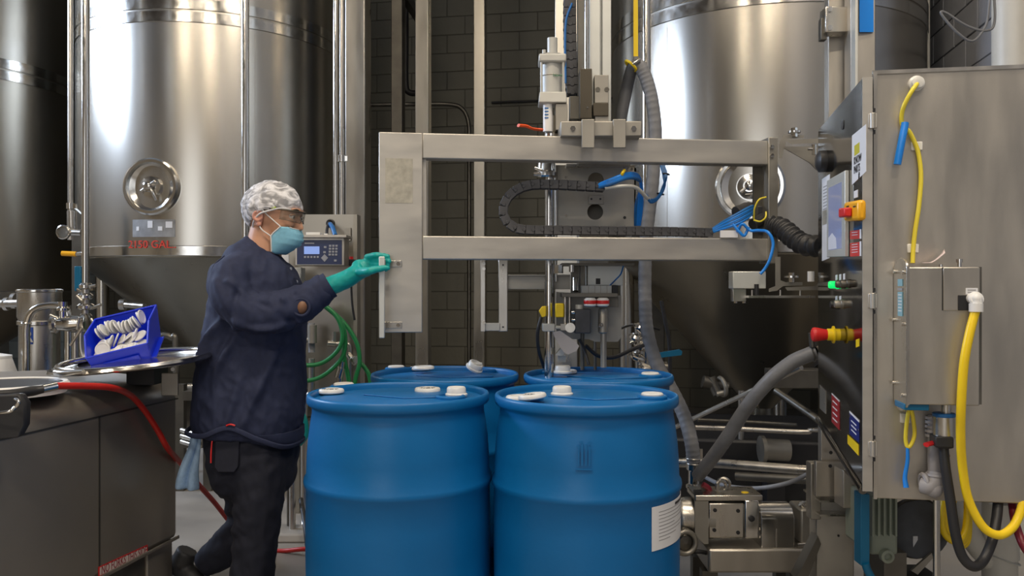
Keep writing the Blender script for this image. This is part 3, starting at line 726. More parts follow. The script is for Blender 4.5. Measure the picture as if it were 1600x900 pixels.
# lower head under the lower beam
mk('top_flange', pbox(878, 411, 991, 415, 3.22, .14), DARKST, fm)
mk('drive_block', join(pbox(918, 415, 973, 446, 3.28, .09)), ALU, fm, bev=.002)
mk('drive_column', join(pbox(893, 415, 905, 458, 3.3, .05), pbox(907, 415, 913, 458, 3.27, .05)), DARKST, fm)
mk('square_port', pbox(931, 435, 938, 444, 3.278, .004), BLACK, fm)
mf = mk('valve_manifold', pbox(909, 446, 956, 461, 3.22, .10), ALUW, fm, bev=.002)
for q in (919, 929, 938, 948): mk('groove', pbox(q, 446, q+1, 461, 3.219, .004), BEAD, mf)
mk('manifold_end', pbox(956, 446, 966, 459, 3.23, .08), BLACK, fm, bev=.002)
mk('under_plate', join(pbox(878, 458, 965, 464, 3.20, .14), pbox(932, 464, 966, 480, 3.26, .06)), DARKST, fm, bev=.001)
for i, q in enumerate((922, 942)):
    k_ = mk('rotary_knob', B().lathe([(.016, 0), (.024, .004), (.024, .028), (.016, .034), (0, .034)], P(q, 479, 3.2), n=16), WHITE, fm)
    mk('knob_stripe', B().lathe([(.0245, .010), (.0255, .012), (.0255, .022), (.0245, .024)], P(q, 479, 3.2), n=12), RED, k_, label='red band round the white knob')
mk('shield_plate', pxplate([(869, 456), (971, 462), (971, 527), (965, 534), (930, 534), (920, 530), (869, 530)], 3.36, .006), BEAD, fm)
mk('solenoid_box', pbox(898, 483, 923, 521, 3.2, .07), CHAINM, fm, bev=.004)
mk('solenoid_cap', join(pcyl(905, 476, 484, 12, 3.23)), ALUW, fm)
mk('solenoid_fitting', join(cy(P(893, 488, 3.2), P(898, 488, 3.2), .008), cy(P(893, 500, 3.2), P(898, 500, 3.2), .006)), POLISH, fm)
mk('nozzle_valve', B().lathe([(.013, 0), (.019, .005), (.019, .09), (.013, .1)], P(942, 521, 3.24), n=20), BEAD, fm)
mk('chain_ring', B().torus(P(939, 508, 3.21), (0, 1, 0), .007, .0022, 14, 6), POLISH, fm)
mk('nozzle_tube', cy(P(943, 574, 3.24), P(943, 520, 3.24), .012), BEAD, fm)
mk('rear_tube', join(cy(P(910, 578, 3.36), P(910, 520, 3.36), .008), cy(P(930, 578, 3.4), P(930, 530, 3.4), .006)), DARKST, fm)
mk('hanger_rod', join(pcyl(883, 462, 515, 6, 3.22, 10), pcyl(890, 462, 515, 5, 3.24, 10)), STEEL, fm)
mk('hanger_collar', join(B().cyl(P(891, 512, 3.19), P(891, 512, 3.27), .019), pbox(876, 506, 884, 516, 3.2, .04)), STEEL, fm)
mk('tube_clamp', join(pbox(848, 506, 867, 518, 3.2, .09), pbox(867, 509, 884, 514, 3.21, .03)), ALUW, fm, bev=.003)
mk('cable_gland', join(cy(P(899, 455, 3.2), P(899, 435, 3.22), .012, n=10), cy(P(893, 425, 3.22), P(893, 414, 3.22), .010, n=10), cy(P(872, 427, 3.2), P(872, 414, 3.2), .020, n=8)), POLISH, fm)
mk('yellow_sensor', join(pbox(868, 474, 881, 496, 3.19, .04)), YEL, fm, bev=.004, label='yellow proximity sensor right of the lance')
mk('yellow_connector', B().prism([P(842, 486, 3.2), P(847, 479, 3.2), P(853, 478, 3.2), P(853, 494, 3.2), P(847, 496, 3.2)], (0, .03, 0)), YEL, fm, bev=.002, label='yellow plug left of the lance')
mk('sensor_cable', B().tube([P(846, 495, 3.22), P(840, 520, 3.22), P(842, 548, 3.24), P(850, 574, 3.3)], .007), BLACK, fm)
flp = [(864, 519), (876, 517), (900, 534), (905, 541), (901, 548), (888, 554), (880, 550), (866, 526)]
mk('drip_flap', pxplate(flp, 3.17, .01), PVCG, fm, bev=.003, label='grey swing-out drip flap')
mk('drip_pan', join(B().prism([P(868, 555, 3.2), P(876, 545, 3.2), P(882, 550, 3.2), P(880, 556, 3.2)], (0, .05, 0)), pbox(872, 556, 884, 566, 3.25, .03)), ALUW, fm)
mk('lower_cables', B().tube([P(915, 540, 3.34), P(935, 556, 3.36), P(960, 558, 3.4), P(990, 545, 3.45), P(1005, 540, 3.5)], .008), BLACK, fm)
mk('black_drop_cable', B().tube([P(905, 530, 3.32), P(913, 545, 3.32), P(920, 570, 3.3)], .006), BLACK, fm)
mk('cross_arm', join(pbox(791, 429, 891, 452, 3.32, .01), pbox(791, 429, 891, 431.5, 3.30, .03)), BEAD, fm, bev=.001)
mk('guard_plate', pbox(779, 400, 793, 518, 3.29, .02), STEEL, fm, bev=.002)
for q in (414, 511): mk('bolt', bolt(P(786, q, 3.29), (0, -1, 0), .004, .003), BLACK, fm)
mk('guard_rod', pbox(751, 404, 758, 518, 3.27, .012), STEEL, fm, bev=.001)
for q in (412, 420, 504): mk('bolt', bolt(P(756, q, 3.27), (0, -1, 0), .007, .006), POLISH, fm)
mk('guard_foot', pbox(756, 505, 781, 517, 3.28, .03), ALUW, fm, bev=.002)

# vertical cable chain behind the rail
def chain(nm, label, cat_, pts, D, pitch, hgt, dep, upsign=1, mat=CHAINM):
    p = catmull(pts, 12)
    seg = [0]
    for i in range(1, len(p)): seg.append(seg[-1]+(p[i]-p[i-1]).length)
    n = int(seg[-1]/pitch)
    t = thing(nm, label, cat_, tuple(p[0]))
    proto = None
    for k in range(n):
        s = (k+.5)*pitch
        i = next(j for j in range(1, len(seg)) if seg[j] >= s)
        f = (s-seg[i-1])/(seg[i]-seg[i-1]); c = p[i-1]*(1-f)+p[i]*f
        d = (p[i]-p[i-1]).normalized()
        z = V((0, 1, 0)); x = d; y = z.cross(x).normalized(); z = x.cross(y)
        M = Matrix((x, y, z)).transposed().to_4x4(); M.translation = c
        if proto is None:
            b = B().box((0, 0, 0), (pitch*.86, hgt*.80, dep))
            b.box((pitch*.08, 0, dep/2), (pitch*.96, hgt, dep*.14)).box((pitch*.08, 0, -dep/2), (pitch*.96, hgt, dep*.14))
            b.cyl((pitch*.42, 0, dep*.5), (pitch*.42, 0, dep*.62), hgt*.22, n=10).cyl((pitch*.42, 0, -dep*.5), (pitch*.42, 0, -dep*.62), hgt*.22, n=10)
            b.box((-pitch*.3, hgt*.42, 0), (pitch*.3, hgt*.22, dep*.9))
            me = bpy.data.meshes.new('link'); me.from_pydata([tuple(v) for v in b.v], [], b.f); _fix_normals(me); me.materials.append(mat)
            proto = bpy.data.objects.new('link', me); COL.objects.link(proto); proto.parent = t
            proto.matrix_basis = WM[t.name].inverted() @ M; WM[proto.name] = M
            md = proto.modifiers.new('bevel', 'BEVEL'); md.width = .0015; md.segments = 1; md.limit_method = 'ANGLE'
        else: inst(proto, M, t)
    return t
CD = 3.10
chain('cable_chain', 'charcoal cable drag chain looping inside the swing frame', 'cable chain',
      [P(945, 293, CD), P(910, 291, CD), P(870, 289, CD), P(835, 289, CD), P(812, 295, CD), P(795, 308, CD), P(787, 326, CD), P(791, 344, CD), P(806, 356, CD), P(830, 359.5, CD), P(880, 360, CD), P(960, 361, CD+.02), P(1040, 362, CD+.05), P(1120, 364, CD+.08)], CD, .034, .033, .045)
chain('cable_chain', 'dark cable chain hanging behind the vertical rail, blue cables along its edge', 'cable chain',
      [P(893, -400, 3.5), P(891, -60, 3.5), P(890, 20, 3.5), P(891, 80, 3.5), P(894, 150, 3.5)], 3.5, .036, .050, .06)
mk('blue_cable', B().tube([P(894, 5, 3.45), P(885, 30, 3.45), P(883, 70, 3.45), P(884, 130, 3.45)], .0045), BLUEC, label='blue cable along the left edge of the hanging cable chain', cat='cable')

# cable bundles
bb = thing('blue_cable_bundle', 'bundle of blue cables leaving the upper end of the looping chain', 'cables', tuple(P(1000, 300, 3.15)))
for k in range(4):
    o_ = (k-1.5)*2.2
    mk('cable', B().tube([P(935, 291+o_*.6, 3.08), P(955, 284+o_, 3.06), P(980, 275+o_, 3.08), P(996, 277+o_, 3.14), P(1002, 290, 3.2+.01*k), P(1003-k*3, 320, 3.26), P(999-k*2, 352, 3.3)], .0065), BLUEB if k < 3 else BLUEC, bb)
mk('grey_cable', B().tube([P(945, 294, 3.07), P(975, 291, 3.07), P(995, 294, 3.1), P(1012, 310, 3.15), P(1024, 314, 3.2)], .0075), ALUW, bb, label='pale grey cable')
for k in range(3):
    mk('cable', B().tube([P(1006+k*2, 303+k, 3.14), P(1017, 312+k*2, 3.16), P(1028, 308+k, 3.18), P(1036+k, 292, 3.2), P(1041-k*2, 275, 3.22), P(1037-k*2, 258, 3.24)], .005), BLUEC, bb)
mk('yellow_strap', B().tube([P(971, 275, 3.07), P(973, 270, 3.06), P(976, 266, 3.07)], .006), YEL, bb)
for q in ((1042, 272), (1033, 303)): mk('cable_tie', B().torus(P(q[0]-1, q[1], 3.21), (.2, 0, 1), .012, .003, 14, 6), BLACK, bb)
b2 = thing('blue_cable_bundle', 'fan of blue cables with black plugs at the lower chain\'s right end', 'cables', tuple(P(1165, 365, 3.15)))
for k in range(6):
    o_ = k-2.5
    mk('cable', B().tube([P(1112, 361+o_*.8, 3.16), P(1130, 352+o_*2, 3.12), P(1150, 343+o_*3, 3.10), P(1168, 333+o_*3, 3.12), P(1176, 327+o_*2, 3.16)], .0058), BLUEB if k % 2 else BLUEC, b2)
mk('cable', B().tube([P(1152, 362, 3.1), P(1160, 350, 3.08), P(1172, 360, 3.08), P(1186, 360, 3.05), P(1200, 363, 3.0), P(1208, 380, 2.99), P(1203, 405, 2.99), P(1195, 420, 3.0), P(1188, 428, 3.0)], .0055), BLUEB, b2)
mk('cable', B().tube([P(1145, 350, 3.1), P(1155, 362, 3.09), P(1163, 368, 3.09), P(1170, 355, 3.09)], .0055), BLUEB, b2)
mk('plug', join(B().cyl(P(1150, 333, 3.15), P(1172, 325, 3.18), .026), pbox(1163, 316, 1184, 336, 3.2, .05)), BLACK, b2, bev=.003)
mk('plug', join(B().cyl(P(1176, 352, 3.15), P(1193, 340, 3.18), .022), pbox(1183, 322, 1196, 368, 3.17, .03)), BLACK, b2, bev=.003)
mk('ground_wire', B().tube([P(1178, 342, 3.12), P(1179, 326, 3.1), P(1186, 312, 3.09), P(1197, 308, 3.1)], .0032), YELT, b2, label='yellow-green ground wire')
mk('ground_wire', B().tube([P(1178, 344, 3.12), P(1188, 346, 3.1), P(1196, 340, 3.09), P(1197, 331, 3.1)], .0032), YELT, b2, label='yellow-green ground wire, lower loop')
mk('wire_tag', pbox(1126, 360, 1153, 371, 3.10, .01), PAPER, b2)
mk('toggle_clamp', join(cy(P(1172, 303, 3.3), P(1176, 310, 3.3), .006), cy(P(1164, 305, 3.3), P(1180, 304, 3.3), .005)), POLISH, b2)
mk('blue_air_tube', B().tube([P(953, 446, 3.25), P(962, 437, 3.2), P(970, 428, 3.2), P(974, 416, 3.22)], .003), BLUEC, label='thin blue air tube under the lower beam', cat='tube')

# ================================================================== HOSES
gh = thing('grey_hose', 'thick ribbed grey hose hung from a yellow strap and dropping to the pump', 'hose', tuple(P(1084, 760, 3.45)))
pth = [(990, 100, 3.62), (1001, 105, 3.6), (1012, 130, 3.6), (1020, 165, 3.6), (1024, 215, 3.6), (1019, 290, 3.6), (1012, 350, 3.6), (1008, 411, 3.6), (1008, 470, 3.6), (1011, 515, 3.6), (1025, 565, 3.58), (1050, 610, 3.55), (1069, 650, 3.5), (1080, 690, 3.45), (1084, 722, 3.45)]
def ribs(r, amp, k): return lambda t: r+amp*max(-.2, sin(2*pi*k*t))
mk('hose_body', B().tube([P(*q) for q in pth], ribs(.0285, .0009, 60), n=18, smooth=26), GHOSE, gh)
mk('hose_tail', B().tube([P(990, 100, 3.62), P(984, 118, 3.64), P(978, 145, 3.66), (P(971, 180, 3.66)), P(967, 215, 3.66), P(966, 290, 3.66)], .0265, n=16), GHOSED, gh)
mk('hose_fitting', B().lathe([(.032, 0), (.032, .012), (.022, .018), (.022, .07), (.030, .076), (.030, .10)], P(1084, 762, 3.45), n=24), POLISH, gh)
mk('hose_clamp', join(B().torus(P(1084, 724, 3.45), (0, 0, 1), .030, .003, 24, 6), B().torus(P(1083, 716, 3.45), (0, 0, 1), .030, .003, 24, 6), pbox(1094, 702, 1098, 716, 3.45, .01)), STEEL, gh)
ys = thing('yellow_strap', 'yellow webbing strap holding up the grey hose bend', 'strap', tuple(P(993, 105, 3.6)))
mk('webbing', pxplate([(988, -1340), (993.5, -1340), (997, 88), (990, 88)], 3.58, .004), YEL, ys)
mk('sling_loop', B().torus(P(986, 103, 3.6), (.55, 0, .6), .030, .006, 24, 8), YEL, ys)
mk('shackle', join(pbox(991, 88, 996, 96, 3.57, .015), cy(P(988, 100, 3.57), P(1000, 93, 3.57), .009)), POLISH, ys)
g2 = thing('grey_hose', 'scuffed grey hose running diagonally from the cabinet\'s left edge down to the pump', 'hose', tuple(P(1090, 745, 3.35)))
GSC = material('scuffed_hose_rubber', (0.17, .172, .18), .45, 0, var=.3, vscale=9, bump=.15, bscale=50)
mk('hose_body', B().tube([P(1276, 550, 2.97), P(1262, 555, 2.98), P(1238, 566, 3.0), P(1205, 592, 3.03), P(1170, 632, 3.1), P(1135, 685, 3.2), P(1108, 722, 3.3), P(1090, 744, 3.36)], ribs(.0265, .0005, 50), n=18, smooth=14), GSC, g2)
mk('hose_clamp', join(B().torus(P(1269, 553, 2.975), (.8, -.1, .25), .028, .003, 20, 6), cy(P(1270, 542, 2.96), P(1268, 520, 2.96), .012, n=10), cy(P(1276, 550, 2.97), P(1285, 548, 2.97), .02)), DARKST, g2)
mk('corrugated_hose', B().tube([P(1206, 352, 3.14), P(1222, 357, 3.1), P(1238, 370, 3.05), P(1256, 382, 3.0), P(1284, 385, 2.92)], lambda t: .036+.0045*sin(2*pi*9*t), n=20, smooth=26), BLACK, label='black corrugated hose between frame end and control cabinet', cat='hose')

# pipes in the dark space under the right tank
def ppipe(nm, label, pts, r, mat, cat_='pipe', smooth=6):
    return mk(nm, B().tube([P(*q) for q in pts], r, smooth=smooth, n=12), mat, label=label, cat=cat_)
ppipe('support_rod', 'slim bright rod slanting up to the right under the right tank', [(1056, 667, 3.9), (1252, 574, 3.2)], .011, STEEL, 'rod', 0)
ppipe('process_pipe', 'thick level steel pipe just above the pump', [(1060, 723, 4.0), (1120, 724, 3.9), (1266, 735, 3.7)], .022, STEEL)
ppipe('process_pipe', 'level pipe with a kinked right end, below the right tank\'s outlet', [(1086, 668, 4.3), (1150, 670, 4.3), (1255, 675, 4.2), (1266, 672, 4.2), (1290, 672, 4.1)], .013, STEEL)
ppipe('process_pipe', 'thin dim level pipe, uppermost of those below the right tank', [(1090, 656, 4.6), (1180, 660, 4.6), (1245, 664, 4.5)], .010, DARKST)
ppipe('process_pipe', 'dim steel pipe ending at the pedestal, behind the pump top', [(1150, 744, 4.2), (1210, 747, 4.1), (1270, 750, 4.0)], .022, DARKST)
ppipe('short_post', 'short steel post standing behind the crossed pipes', [(1158, 610, 4.8), (1158, 900, 4.8)], .018, STEEL, 'post', 0)
ppipe('grey_cable', 'grey cable sagging from behind the pump to the pedestal', [(1095, 742, 3.8), (1130, 758, 3.6), (1180, 763, 3.5), (1230, 755, 3.4), (1268, 738, 3.3)], .009, GHOSE, 'cable')
ppipe('dark_brace', 'dark brace slanting down to the right under the right tank', [(1212, 610, 4.6), (1270, 650, 4.4), (1300, 672, 4.3)], .02, DARKST, 'brace', 0)
ppipe('black_cable', 'black cable looping behind the grey hose', [(1033, 470, 4.3), (1040, 505, 4.3), (1046, 540, 4.3), (1046, 600, 4.3), (1040, 700, 4.3)], .010, BLACK, 'cable')
ppipe('black_cable', 'thin black cable crossing from filler to grey hose', [(965, 515, 3.5), (985, 508, 3.8), (1005, 508, 4.2), (1030, 515, 4.4)], .006, BLACK, 'cable')
vc = thing('clamped_valve', 'cluster of bright clamped valve fittings behind the grey hose above the drums', 'valve', tuple(P(1000, 620, 3.95)))
for (a_, b_, r_, s_) in ((998, 516, .02, 6), (990, 532, .02, 8), (1000, 545, .026, 10), (994, 562, .028, 10), (1006, 580, .024, 8)):
    mk('clamp_ferrule', B().lathe([(r_, 0), (r_*1.5, .01), (r_*1.5, .02), (r_, .03)], P(a_, b_, 3.9), (.35, -.3, .9), n=16), POLISH, vc)
mk('valve_stem', cy(P(1000, 640, 3.95), P(998, 512, 3.95), .02), STEEL, vc)
mk('wing_nut', join(cy(P(984, 536, 3.88), P(1004, 528, 3.88), .009), cy(P(994, 512, 3.88), P(1004, 520, 3.88), .008)), POLISH, vc)
bv = thing('blue_lever_valve', 'valve with a blue lever right of the grey hose, under the right tank', 'valve', tuple(P(1046, 575, 4.0)))
mk('lever', pxplate([(1030, 551), (1062, 546), (1066, 549), (1065, 555), (1032, 559)], 4.0, .012), TEAL, bv, bev=.002, label='blue lever')
mk('valve_body', join(cy(P(1030, 555, 4.02), P(1030, 575, 4.02), .02), cy(P(1022, 575, 4.02), P(1042, 575, 4.02), .03)), DARKST, bv)
dv = thing('drain_valve', 'dark clamped drain valve below the right tank\'s cone', 'valve', tuple(P(1115, 625, 4.7)))
mk('valve_body', join(cy(P(1098, 596, 4.7), P(1136, 606, 4.7), .035), cy(P(1110, 590, 4.7), P(1122, 616, 4.68), .03)), DARKST, dv)
mk('clamp', join(B().torus(P(1128, 604, 4.66), (1, .2, .2), .05, .012, 20, 8), cy(P(1120, 616, 4.64), P(1136, 612, 4.64), .015)), BEAD, dv)

# ================================================================== PUMP
pm = thing('lobe_pump', 'stainless pump with gearbox, round cover and motor on a base beside the drums', 'pump', (X(1180, 3.25), 3.25, 0))
PD = 3.2
mk('base_frame', join(pbox(1107, 858, 1262, 896, PD-.02, .30)), SATIN, pm, bev=.01)
for q in (1112, 1250):
    for dy in (.05, .22): mk('foot', B().box((X(q, PD), PD+dy, (Z(896, PD))/2), (.06, .05, Z(896, PD))), DARKST, pm)
mk('pump_head', B().lathe([(0, 0), (.062, 0), (.075, .012), (.078, .03), (.078, .075), (.070, .08), (.070, .085), (.080, .09), (.080, .135)], P(1052, 808, PD+.08), (1, 0, 0), n=36), STEEL, pm)
mk('adaptor_flange', B().lathe([(.05, 0), (.082, .0), (.082, .025), (.05, .025)], P(1101, 808, PD+.08), (1, 0, 0), n=36), BEAD, pm)
gb = mk('gearbox', pbox(1107, 786, 1163, 841, PD, .14), STEEL, pm, bev=.006)
for q in ((1117, 797), (1153, 798), (1116, 828), (1153, 832)): mk('plug_screw', bolt(P(q[0], q[1], PD), (0, -1, 0), .0075, .004, 12), BLACK, gb)
gc = mk('gearbox_cover', pbox(1164, 782, 1186, 842, PD-.01, .16), POLISH, pm, bev=.005)
mk('oil_plug', B().lathe([(.012, 0), (.012, .006), (.006, .008), (0, .008)], P(1174, 810, PD-.01), (0, -1, 0), n=16), BLACK, gc)
for yy in (785, 800, 826, 839): mk('side_bolt', cy(P(1186, yy, PD+.02), P(1190, yy, PD+.02), .006, n=6), POLISH, gc)
mk('top_plate', join(pbox(1086, 774, 1192, 783, PD-.005, .15)), STEEL, pm, bev=.004)
mk('front_lug', pxplate([(1086, 783), (1107, 783), (1107, 850), (1100, 850), (1086, 836)], PD-.004, .02), BEAD, pm, bev=.002)
eb = mk('eye_bolt', join(B().torus(P(1127, 760, PD+.06), (.5, -1, 0), .023, .007, 24, 8), cy(P(1127, 774, PD+.06), P(1127, 769, PD+.06), .012)), STEEL, pm)
mk('eye_bolt_rear', B().torus(P(1131, 756, PD+.12), (-.3, -1, 0), .023, .006, 24, 8), STEEL, pm)
mk('filler_cap', B().lathe([(.014, 0), (.014, .018), (0, .02)], P(1164, 776, PD+.04), n=14), YEL, pm, label='small yellow filler cap')
mk('breather', join(pcyl(1176, 768, 775, 12, PD+.06), pcyl(1154, 769, 775, 8, PD+.06), pbox(1086, 768, 1098, 780, PD, .03)), BLACK, pm)
r_ = 26/F*PD; gcx = (1189+1241)/2
prof = []
for k in range(13):
    a = pi*k/12; prof.append((PD+.07+.075*cos(a)*-1, Z(812, PD)+.05*sin(a)))
ring = [V((X(1189, PD), y, z)) for y, z in prof]; ring = [V((X(1189, PD), prof[0][0], Z(865, PD)))]+ring+[V((X(1189, PD), prof[-1][0], Z(865, PD)))]
mk('coupling_guard', B().prism(ring, (X(1241, PD)-X(1189, PD), 0, 0)), POLISH, pm, bev=.003)
mk('guard_seam', pbox(1213, 826, 1215, 862, PD-.007, .003), STEEL, pm)
mk('motor_flange', B().lathe([(.06, 0), (.062, .02), (.05, .03)], P(1241, 826, PD+.08), (1, 0, 0), n=24), DARKST, pm)
mt_ = mk('motor', join(pbox(1251, 796, 1290, 850, PD, .14)), BEAD, pm, bev=.008)
mk('cable_entry', join(cy(P(1246, 852, PD), P(1272, 850, PD), .010), cy(P(1244, 858, PD), P(1272, 858, PD), .008), cy(P(1252, 786, PD+.03), P(1262, 797, PD+.03), .014)), POLISH, pm)
mk('suction_port', B().torus(P(1071, 848, PD-.02), (.2, -1, 0), .042, .010, 28, 10), BEAD, pm)
mk('suction_cap', B().lathe([(.034, 0), (.030, .010), (0, .016)], P(1071, 848, PD), (.2, -1, 0), n=24), DARKST, pm)
mk('pump_hose', B().tube([P(1078, 862, PD), P(1095, 862, PD), P(1110, 866, PD+.05)], .008), BLACK, pm)
mk('red_clamp', B().tube([P(1098, 757, PD+.08), P(1106, 762, PD+.08), P(1110, 770, PD+.08)], .012), MAROON, pm)

# black box added to darken the space under the right tank, plus a motor
dsk = thing('dark_infill_box', 'low black box with a motor, added to darken the space under the right tank', 'skid', (X(1190, 5.2), 5.2, 0))
mk('infill_base', bx((X(1185, 5.0), 5.25, .19), (1.0, 1.0, .36), RZ), BLACK, dsk, bev=.02)
for q in (1095, 1275):
    for d_ in (4.85, 5.65): mk('infill_foot', bx((X(q, 5.0), d_, .01), (.08, .08, .02)), DARKST, dsk)
mk('skid_motor', B().cyl(P(1193, 702, 4.62), P(1232, 704, 4.62), .06, n=24).cyl(P(1188, 702, 4.62), P(1194, 702, 4.62), .075, n=24), BEAD, dsk)
mk('motor_pedestal', bx((X(1212, 4.66), 4.70, .12), (.10, .10, .24)), BLACK, dsk)
mk('grey_beam', pbox(1205, 578, 1290, 607, 4.3, .12), DARKST, label='short dull grey beam behind the diagonal hose, at the cabinet\'s left', cat='beam', bev=.004)
# ================================================================== CONTROL CABINET
CR = V((CRS[0], CRS[1], 0)); YW = V((YAW[0], YAW[1], 0))
KO = V((X(1366, 2.2), 2.2, 0))            # near left vertical edge of the body
def kp(s, t, z): return KO+CR*s+YW*t+V((0, 0, z))
def kbox(s0, s1, t0, t1, z0, z1): return bx(kp((s0+s1)/2, (t0+t1)/2, (z0+z1)/2), (s1-s0, t1-t0, z1-z0), RZ)
ZC0, ZC1 = Z(779, 2.2), Z(113, 2.2)
WS = .379
kb = thing('control_cabinet', 'large brushed stainless control cabinet with open-edged dark operator door at right', 'cabinet', tuple(kp(.19, .35, ZC0)), RZ)
kb['label'] = 'large stainless control cabinet with a dark operator panel at the right of the photo'
# body, its lower far corner cut away like the door
FS = .60
body = B().prism([kp(0, 0, ZC0), kp(0, FS, ZC0+.13), kp(0, FS, ZC1-.02), kp(0, 0, ZC1)], CR*WS)
mk('body', body, SATIN, kb, bev=.004)
mk('top_lip', kbox(-.004, WS+.002, -.004, .006, ZC1-.006, ZC1+.004), STEEL, kb)
mk('edge_lip', kbox(-.003, .006, -.006, .0, ZC0, ZC1), STEEL, kb, label='bright folded front edge')
# door (front panel) facing left
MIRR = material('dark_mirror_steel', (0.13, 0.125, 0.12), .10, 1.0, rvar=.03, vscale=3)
DS = -.030
zd0n, zd1n, zd0f, zd1f = Z(767, 2.2), Z(121, 2.2), Z(655, 2.79), Z(203, 2.79)
DF = .592
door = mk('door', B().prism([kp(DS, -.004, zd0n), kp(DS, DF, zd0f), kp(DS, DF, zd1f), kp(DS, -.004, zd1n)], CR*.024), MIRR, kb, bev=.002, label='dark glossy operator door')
mk('door_edge', kbox(DS-.001, -.006, -.008, -.003, zd0n, zd1n), FRAMEM, door, label='bright folded door edge')
mk('door_rim', B().cyl(kp(DS+.002, .0, zd0n), kp(DS+.002, DF, zd0f), .011), MIRR, door)
def dpt(px, py, out=0.0):
    """point on the door's outer face seen at an image point"""
    o = kp(DS-out, 0, 0); k = (px-800)/F
    t = (k*o.y-o.x)/(YW.x-k*YW.y); q = o+YW*t
    return V((q.x, q.y, Z(py, q.y)))
def dquad(pts, out0, out1):
    a = [dpt(x, y, 0) for x, y in pts]
    return B().prism([p-CR*out0 for p in a], -CR*(out1-out0))
for yy in (190, 470, 700):
    D_ = 2.2
    h_ = mk('hinge', join(kbox(-.018, .004, -.014, -.003, Z(yy+11, D_), Z(yy-11, D_)), B().cyl(kp(-.007, -.012, Z(yy+12, D_)), kp(-.007, -.012, Z(yy-12, D_)), .007, n=12)), FRAMEM, kb, bev=.001)
    for dz in (-17, 17): mk('hinge_screw', kbox(-.006, .001, -.008, 0, Z(yy+dz+3, D_), Z(yy+dz-3, D_)), BLACK, h_)
pn = mk('warning_sheet', dquad([(1332, 212), (1354, 194), (1354, 268), (1332, 289)], .0005, .0015), PAPER, door, label='white printed sheet in a sleeve')
mk('hazard_mark', dquad([(1336, 228), (1344, 222), (1344, 238), (1336, 244)], .0016, .002), material('olive_yellow_ink', (.55, .5, .03), .5), pn)
def dtext(body, px, py, size, mat, par, out=.002):
    o = dpt(px, py, out)
    M = face_matrix(o, -YW)
    return text_mesh('lettering', body, size, M, mat, par, extrude=.0004)
dtext('KNOW', 1351.0-16, 258, .030, INK, pn) if False else None
def dtext2(body, pxl, pyl, size, mat, par, sq=1.0):
    # reads left to right for a viewer standing in front of the panel: left is the far side
    o = dpt(pxl, pyl, .0022); M = face_matrix(o, -YW)
    return text_mesh('lettering', body, size, M, mat, par, extrude=.0004, squeeze=sq)
dtext2('KNOW', 1334, 258, .030, INK, pn, .85)
dtext2('PARTS', 1334, 272, .030, INK, pn, .8)
dtext2('#', 1341, 279, .026, INK, pn)
mk('oval_hole', B().lathe([(.014, 0), (.014, .002), (0, .002)], dpt(1317, 195), -CR, n=20), BLACK, door)
mk('cable_gland', B().lathe([(.035, 0), (.035, .02), (.02, .03), (0, .03)], dpt(1290, 252), -CR, n=20), BLACK, door)
# screen
sc = mk('operator_screen', dquad([(1298, 282), (1327, 266), (1327, 401), (1298, 402)], 0, .012), ALU, door, bev=.002, label='touch screen in a grey bezel')
SCR = material('screen_glass', (.05, .06, .10), .12, emit=(.14, .16, .26), estr=.9)
g_ = dquad([(1301, 294), (1322, 284), (1322, 388), (1301, 391)], .012, .0125); mk('glass', g_, SCR, sc)
mk('screen_figure', dquad([(1301, 372), (1307, 364), (1313, 372), (1314, 388), (1301, 390)], .0126, .013), material('screen_shape', (.4, .42, .48), .3, emit=(.4, .42, .5), estr=.4), sc)
st = mk('instruction_strip', dquad([(1285, 280), (1297, 272), (1297, 403), (1285, 408)], .0005, .0015), PAPER, door, label='narrow white sheet taped beside the screen')
lns = join(*[dquad([(1287, 292+i*5), (1295, 288+i*5), (1295, 289.5+i*5), (1287, 293.5+i*5)], .0016, .002) for i in range(12)])
mk('printed_lines', lns, GREYINK, st, kind='stuff')
mk('beige_patch', dquad([(1286, 330), (1296, 325), (1296, 348), (1286, 352)], .0016, .002), TAPE, st)
# rotary isolator
rs = mk('isolator_switch', join(dquad([(1331, 316), (1354, 312), (1354, 344), (1331, 346)], 0, .022)), AMBER, door, bev=.008, label='amber rotary isolator with red handle')
mk('isolator_handle', dquad([(1335, 325), (1345, 324), (1345, 338), (1335, 340)], .022, .042), RED, rs, bev=.004)
for a_ in (1336, 1347): mk('slot_mark', dquad([(a_, 322), (a_+4, 321), (a_+4, 323), (a_, 324)], .0222, .023), BLACK, rs)
mk('white_tag', dquad([(1335, 299), (1341, 296), (1341, 308), (1335, 310)], .0005, .0015), PAPER, door)
for nm, y0, y1 in (('upper', 359, 374), ('lower', 378, 401)):
    rl = mk('red_notice', dquad([(1329, y0+2), (1344, y0), (1344, y1-1), (1329, y1)], .0005, .0015), RED, door)
    mk('white_edge', dquad([(1344, y0-1), (1346.5, y0-1), (1346.5, y1-1), (1344, y1-1)], .0005, .0015), PAPER, rl)
    mk('printed_lines', join(*[dquad([(1332, y0+4+i*4), (1341, y0+3+i*4), (1341, y0+4+i*4), (1332, y0+5+i*4)], .0016, .002) for i in range(2 if nm == 'upper' else 4)]), PAPER, rl, kind='stuff')
for i in range(3): mk('button_tag', dquad([(1306+i*6, 430-i*1.0), (1309+i*6, 429-i*1.0), (1309+i*6, 437), (1306+i*6, 438)], .0005, .0015), PAPER, door)
for i in range(2): mk('button_tag', dquad([(1306+i*6, 463), (1309+i*6, 462), (1309+i*6, 471), (1306+i*6, 472)], .0005, .0015), PAPER, door)
